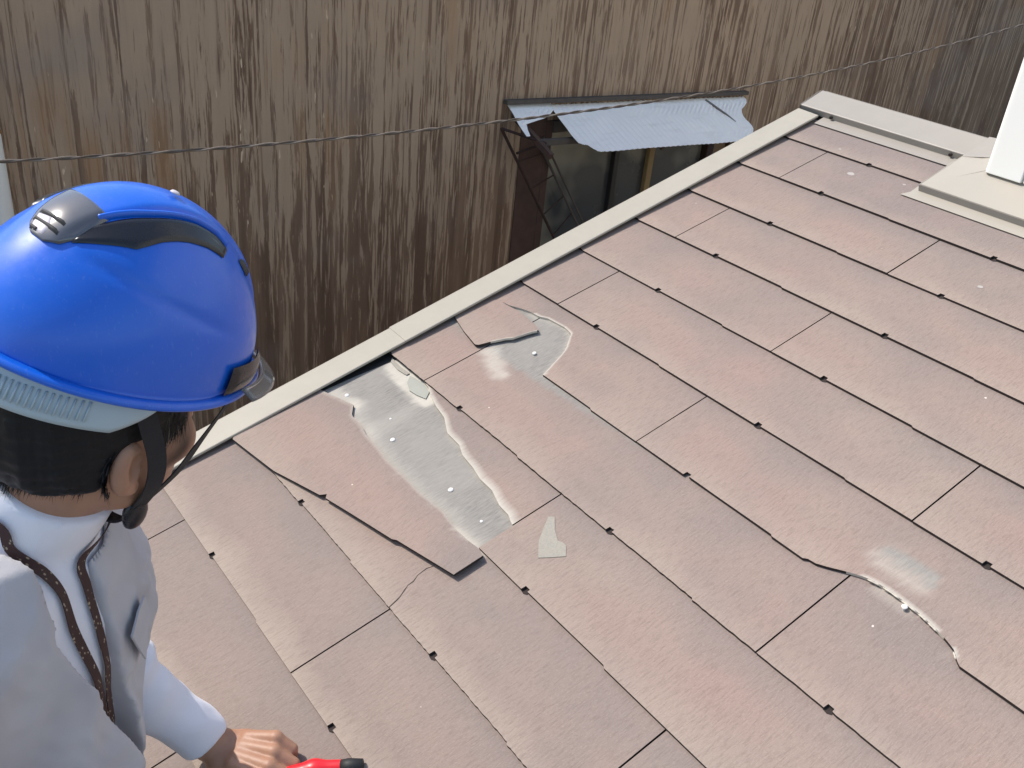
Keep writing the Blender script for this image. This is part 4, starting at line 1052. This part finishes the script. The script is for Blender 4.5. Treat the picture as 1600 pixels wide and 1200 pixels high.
rings = [(.0025, .0), (.0085, -.003), (.0095, -.0065), (.0075, -.0085), (.0005, -.0075), (-.0035, -.0055), (-.0045, .004), (-.006, .03)]
for (o_, z_) in rings:
    for i in range(NA):
        az = 2*math.pi*i/NA; x, y = math.sin(az), math.cos(az); pk = .010*float(sst(.75, 1., y)) if o_ > 0 else 0
        rr = o_+pk; V.append(tuple(K(x*(RX+rr), y*(RY+rr), z_+.004*math.cos(2*az)+.005)))
nr_ = NE+1+len(rings)
for j in range(nr_-1):
    for i in range(NA):
        a_, b_ = j*NA+i, j*NA+(i+1) % NA
        if j == 0: F.append((a_, a_+NA, b_+NA))
        else: F.append((a_, a_+NA, b_+NA, b_))
sh_ = mesh_obj('shell', V, F, M['blue'], hat, smooth=True); bmm = bmesh.new(); bmm.from_mesh(sh_.data); bmesh.ops.remove_doubles(bmm, verts=bmm.verts, dist=1e-5); bmesh.ops.recalc_face_normals(bmm, faces=bmm.faces); bmm.to_mesh(sh_.data); bmm.free()
sh_.data.polygons.foreach_set('use_smooth', [True]*len(sh_.data.polygons))
def resamp(P, n):
    P = np.array(P, float); L = np.r_[0, np.cumsum(np.linalg.norm(np.diff(P, axis=0), axis=1))]; t = np.linspace(0, L[-1], n)
    return np.stack([np.interp(t, L, P[:, i]) for i in range(3)], 1)
def patch(A_, B_, name, mat, off, n=40, m_=9, dome=.0012, mirror=False, inset=0.):
    A_, B_ = resamp(A_, n), resamp(B_, n)
    if mirror: A_ = A_*np.array([-1, 1, 1]); B_ = B_*np.array([-1, 1, 1])
    P = []
    for a_, b_ in zip(A_, B_):
        P.append([KS(a_*(1-t)+b_*t, off+dome*math.sin(math.pi*t)-(.0022 if t in (0., 1.) else 0)) for t in np.linspace(0, 1, m_)])
    P[0] = [KS(A_[0]*(1-t)+B_[0]*t, off-.002) for t in np.linspace(0, 1, m_)]; P[-1] = [KS(A_[-1]*(1-t)+B_[-1]*t, off-.002) for t in np.linspace(0, 1, m_)]
    v, f = grid_vf([[tuple(q) for q in r_] for r_ in P]); o = mesh_obj(name, v, f, mat, hat, smooth=True); return fix_normals(o)
vlow = [(.32, -.657, .683), (.428, -.531, .731), (.500, -.42, .758), (.535, -.363, .763), (.535, -.30, .790), (.522, -.20, .828), (.517, -.10, .848), (.517, -.011, .856), (.52, .142, .842), (.534, .264, .803)]
vup = [(.275, -.600, .752), (.290, -.52, .803), (.305, -.42, .855), (.318, -.33, .889), (.334, -.222, .916), (.340, -.12, .934), (.340, -.02, .940), (.343, .095, .936), (.37, .249, .895), (.445, .330, .832)]
for mir in (False, True):
    patch(vup, vlow, 'vent_crescent', M['helm_black'], .0030, mirror=mir, dome=-.0006, n=60)
    # blue lip that overhangs the crescent
    lipA = [(a_[0]-.012, a_[1], a_[2]+.01) for a_ in vup]; lipB = [(a_[0]-.055, a_[1]+.0, a_[2]+.02) for a_ in vup]
    if not mir: patch(lipB[1:], lipA[1:], 'crest_lip', M['blue'], .0026, mirror=mir, dome=.002, n=60)
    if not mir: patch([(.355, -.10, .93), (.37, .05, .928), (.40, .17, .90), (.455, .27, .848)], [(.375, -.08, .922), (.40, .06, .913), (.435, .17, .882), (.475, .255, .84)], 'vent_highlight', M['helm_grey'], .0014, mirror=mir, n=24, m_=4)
gr_rows = [((-.16, -.50, .85), (.285, -.46, .845)), ((-.13, -.60, .78), (.315, -.54, .78)), ((-.10, -.69, .71), (.325, -.62, .71)), ((-.04, -.745, .66), (.28, -.70, .65)), ((.05, -.77, .63), (.19, -.755, .63))]
patch([r_[0] for r_ in gr_rows], [r_[1] for r_ in gr_rows], 'rear_vent_cover', M['helm_grey'], .0030, n=30, m_=24, dome=.001)
patch([(-.045, -.700, .715), (.0, -.748, .663), (.06, -.765, .640)], [(.10, -.672, .733), (.17, -.706, .688), (.17, -.745, .645)], 'vent_mesh', M['slitw'], .0046, n=12, m_=8, dome=.0003)
for a_, b_ in (((-.051, -.678, .733), (.205, -.640, .740)), ((-.035, -.716, .698), (.225, -.678, .696)), ((.015, -.748, .664), (.10, -.736, .664))):
    A1 = [a_, b_]; dd = np.array([.012, -.020, -.020]); B1 = [tuple(np.array(a_)+dd), tuple(np.array(b_)+dd)]
    patch(A1, B1, 'vent_slit', M['blackrub'], .0056, n=10, m_=4, dome=.0004)
# pale disc painting a glint on the crest, front clip block and tinted visor
v, f = tube_vf([KS((.06, .03, .997), .003), KS((.06, .03, .997), .0046)], [.0048, .0035], 14); mesh_obj('crest_glint', v, f, M['slitw'], hat, smooth=True)
patch([(.36, .52, .78), (.40, .60, .70)], [(.42, .48, .78), (.47, .56, .70)], 'front_vent', M['helm_black'], .003, n=8, m_=4)
for s in (1, -1):
    P_, Q_ = [], []
    patch([(s*.90, .40, .21), (s*.80, .57, .21), (s*.66, .74, .21), (s*.45, .88, .21)], [(s*.915, .40, .02), (s*.82, .57, .02), (s*.67, .74, .02), (s*.46, .89, .02)], 'visor_mount', M['helm_black'], .0065, n=16, m_=6, dome=.002)
P = []
for t in np.linspace(-1, 1, 40):
    an = t*R(62); row = []
    for s in np.linspace(0, 1, 6):
        rad = 1.06+.10*s; row.append(tuple(K(math.sin(an)*(RX+.006)*rad, math.cos(an)*(RY+.006)*rad+.004*s, .014-.008*s)))
    P.append(row)
v, f = grid_vf(P); o = mesh_obj('visor', v, f, M['visor'], hat, smooth=True); so_ = o.modifiers.new('thickness', 'SOLIDIFY'); so_.thickness = .0018
P = []
for t in np.linspace(.15, 1, 18):
    an = t*R(62); row = []
    for s in np.linspace(0, 1, 6): row.append(tuple(K(math.sin(an)*(RX-.010), math.cos(an)*(RY-.012)*(1+.02*s), -.006-.028*s*math.sin(math.pi*min(1, (t-.15)/.85+.1))**.5)))
    P.append(row)
v, f = grid_vf(P); o = mesh_obj('eye_shield', v, f, M['visor'], hat, smooth=True); so_ = o.modifiers.new('thickness', 'SOLIDIFY'); so_.thickness = .0016
# ribbed grey headband at the nape
P = []
for t in np.linspace(0, 1, 120):
    an = R(90)+t*R(180); x, y = math.sin(an), math.cos(an); up_ = -.001; hgt = .036*min(1, (math.sin(math.pi*t)*3.2))**.6+.002
    drop = .010*math.sin(math.pi*t); row = []
    for s in np.linspace(0, 1, 8):
        bul = .0022*math.sin(math.pi*s)+.0; row.append(tuple(K(x*(RX-.010+bul+.002*s), y*(RY-.014+bul+.004*s), up_-drop*.3-hgt*s)))
    P.append(row)
v, f = grid_vf(P); o = mesh_obj('headband', v, f, M['band'], hat, smooth=True); so_ = o.modifiers.new('thickness', 'SOLIDIFY'); so_.thickness = .0030; so_.offset = 0
for i in range(46):
    t = .16+.68*i/45; 
    if t > .42 and t < .0: continue
    an = R(90)+t*R(180); x, y = math.sin(an), math.cos(an); drop = .010*math.sin(math.pi*t)
    a_ = K(x*(RX-.0055), y*(RY-.0088), -.004-drop*.3-.008); b_ = K(x*(RX-.0040), y*(RY-.0055), -.004-drop*.3-.027)
    v, f = tube_vf([a_, b_], .0011, 5); mesh_obj('rib', v, f, M['band'], o, smooth=True)
# suspension rim inside, chin straps
HEADT = skull
hc = lambda p: FC+FR_@np.array([0, .01, -.07])
J = H(.062, .018, -.134)
ribbon([K(.098, -.020, .016), K(.096, -.018, -.010), H(.096, -.002, -.050), H(.088, .008, -.090), J], .0190, .0014, 'ear_strap', M['strap'], hat, None, 0, hc, 40)
ribbon([K(.088, .088, .012), K(.088, .084, -.010), H(.083, .058, -.055), H(.079, .040, -.09), J], .0175, .0014, 'front_strap', M['strap'], hat, None, 0, hc, 40)
ribbon([H(.064, .016, -.128), H(.056, .018, -.146), H(.038, .020, -.163), H(.0, .024, -.174), H(-.040, .022, -.160), H(-.064, .018, -.120), H(-.086, .0, -.04), K(-.096, -.006, .01)], .015, .002, 'chin_strap', M['strap'], hat, None, 0, hc, 60)
def bk(P): return d_ell(P, H(.061, .018, -.140), (.008, .014, .020), FR_)
np_mesh('buckle', nets(bk, tuple(J-.04), tuple(J+.04), .003), M['helm_black'], hat)

# scaffold plank he stands on, beyond the eave
sb = empty('scaffold_deck', (.7, -1.25, SCZ), 'grey scaffold deck boards standing below the eave', 'scaffold')
for i in range(3):
    v, f = box_vf(-.3, 3.0, -1.56+.25*i, -1.32+.25*i, SCZ-.045, SCZ-.001); bevel(mesh_obj('board', v, f, M['scaffold'], sb), .004)
for x in (-.25, 1.35, 2.95):
    for y in (-1.58, -.98):
        v, f = tube_vf([(x, y, GZ), (x, y, SCZ-.05 if y > -1.2 else SCZ+.0)], .024, 12); mesh_obj('post', v, f, M['nail'], sb, smooth=True)
    v, f = tube_vf([(x, -1.60, SCZ-.07), (x, -.90, SCZ-.07)], .022, 12); mesh_obj('transom', v, f, M['nail'], sb, smooth=True)
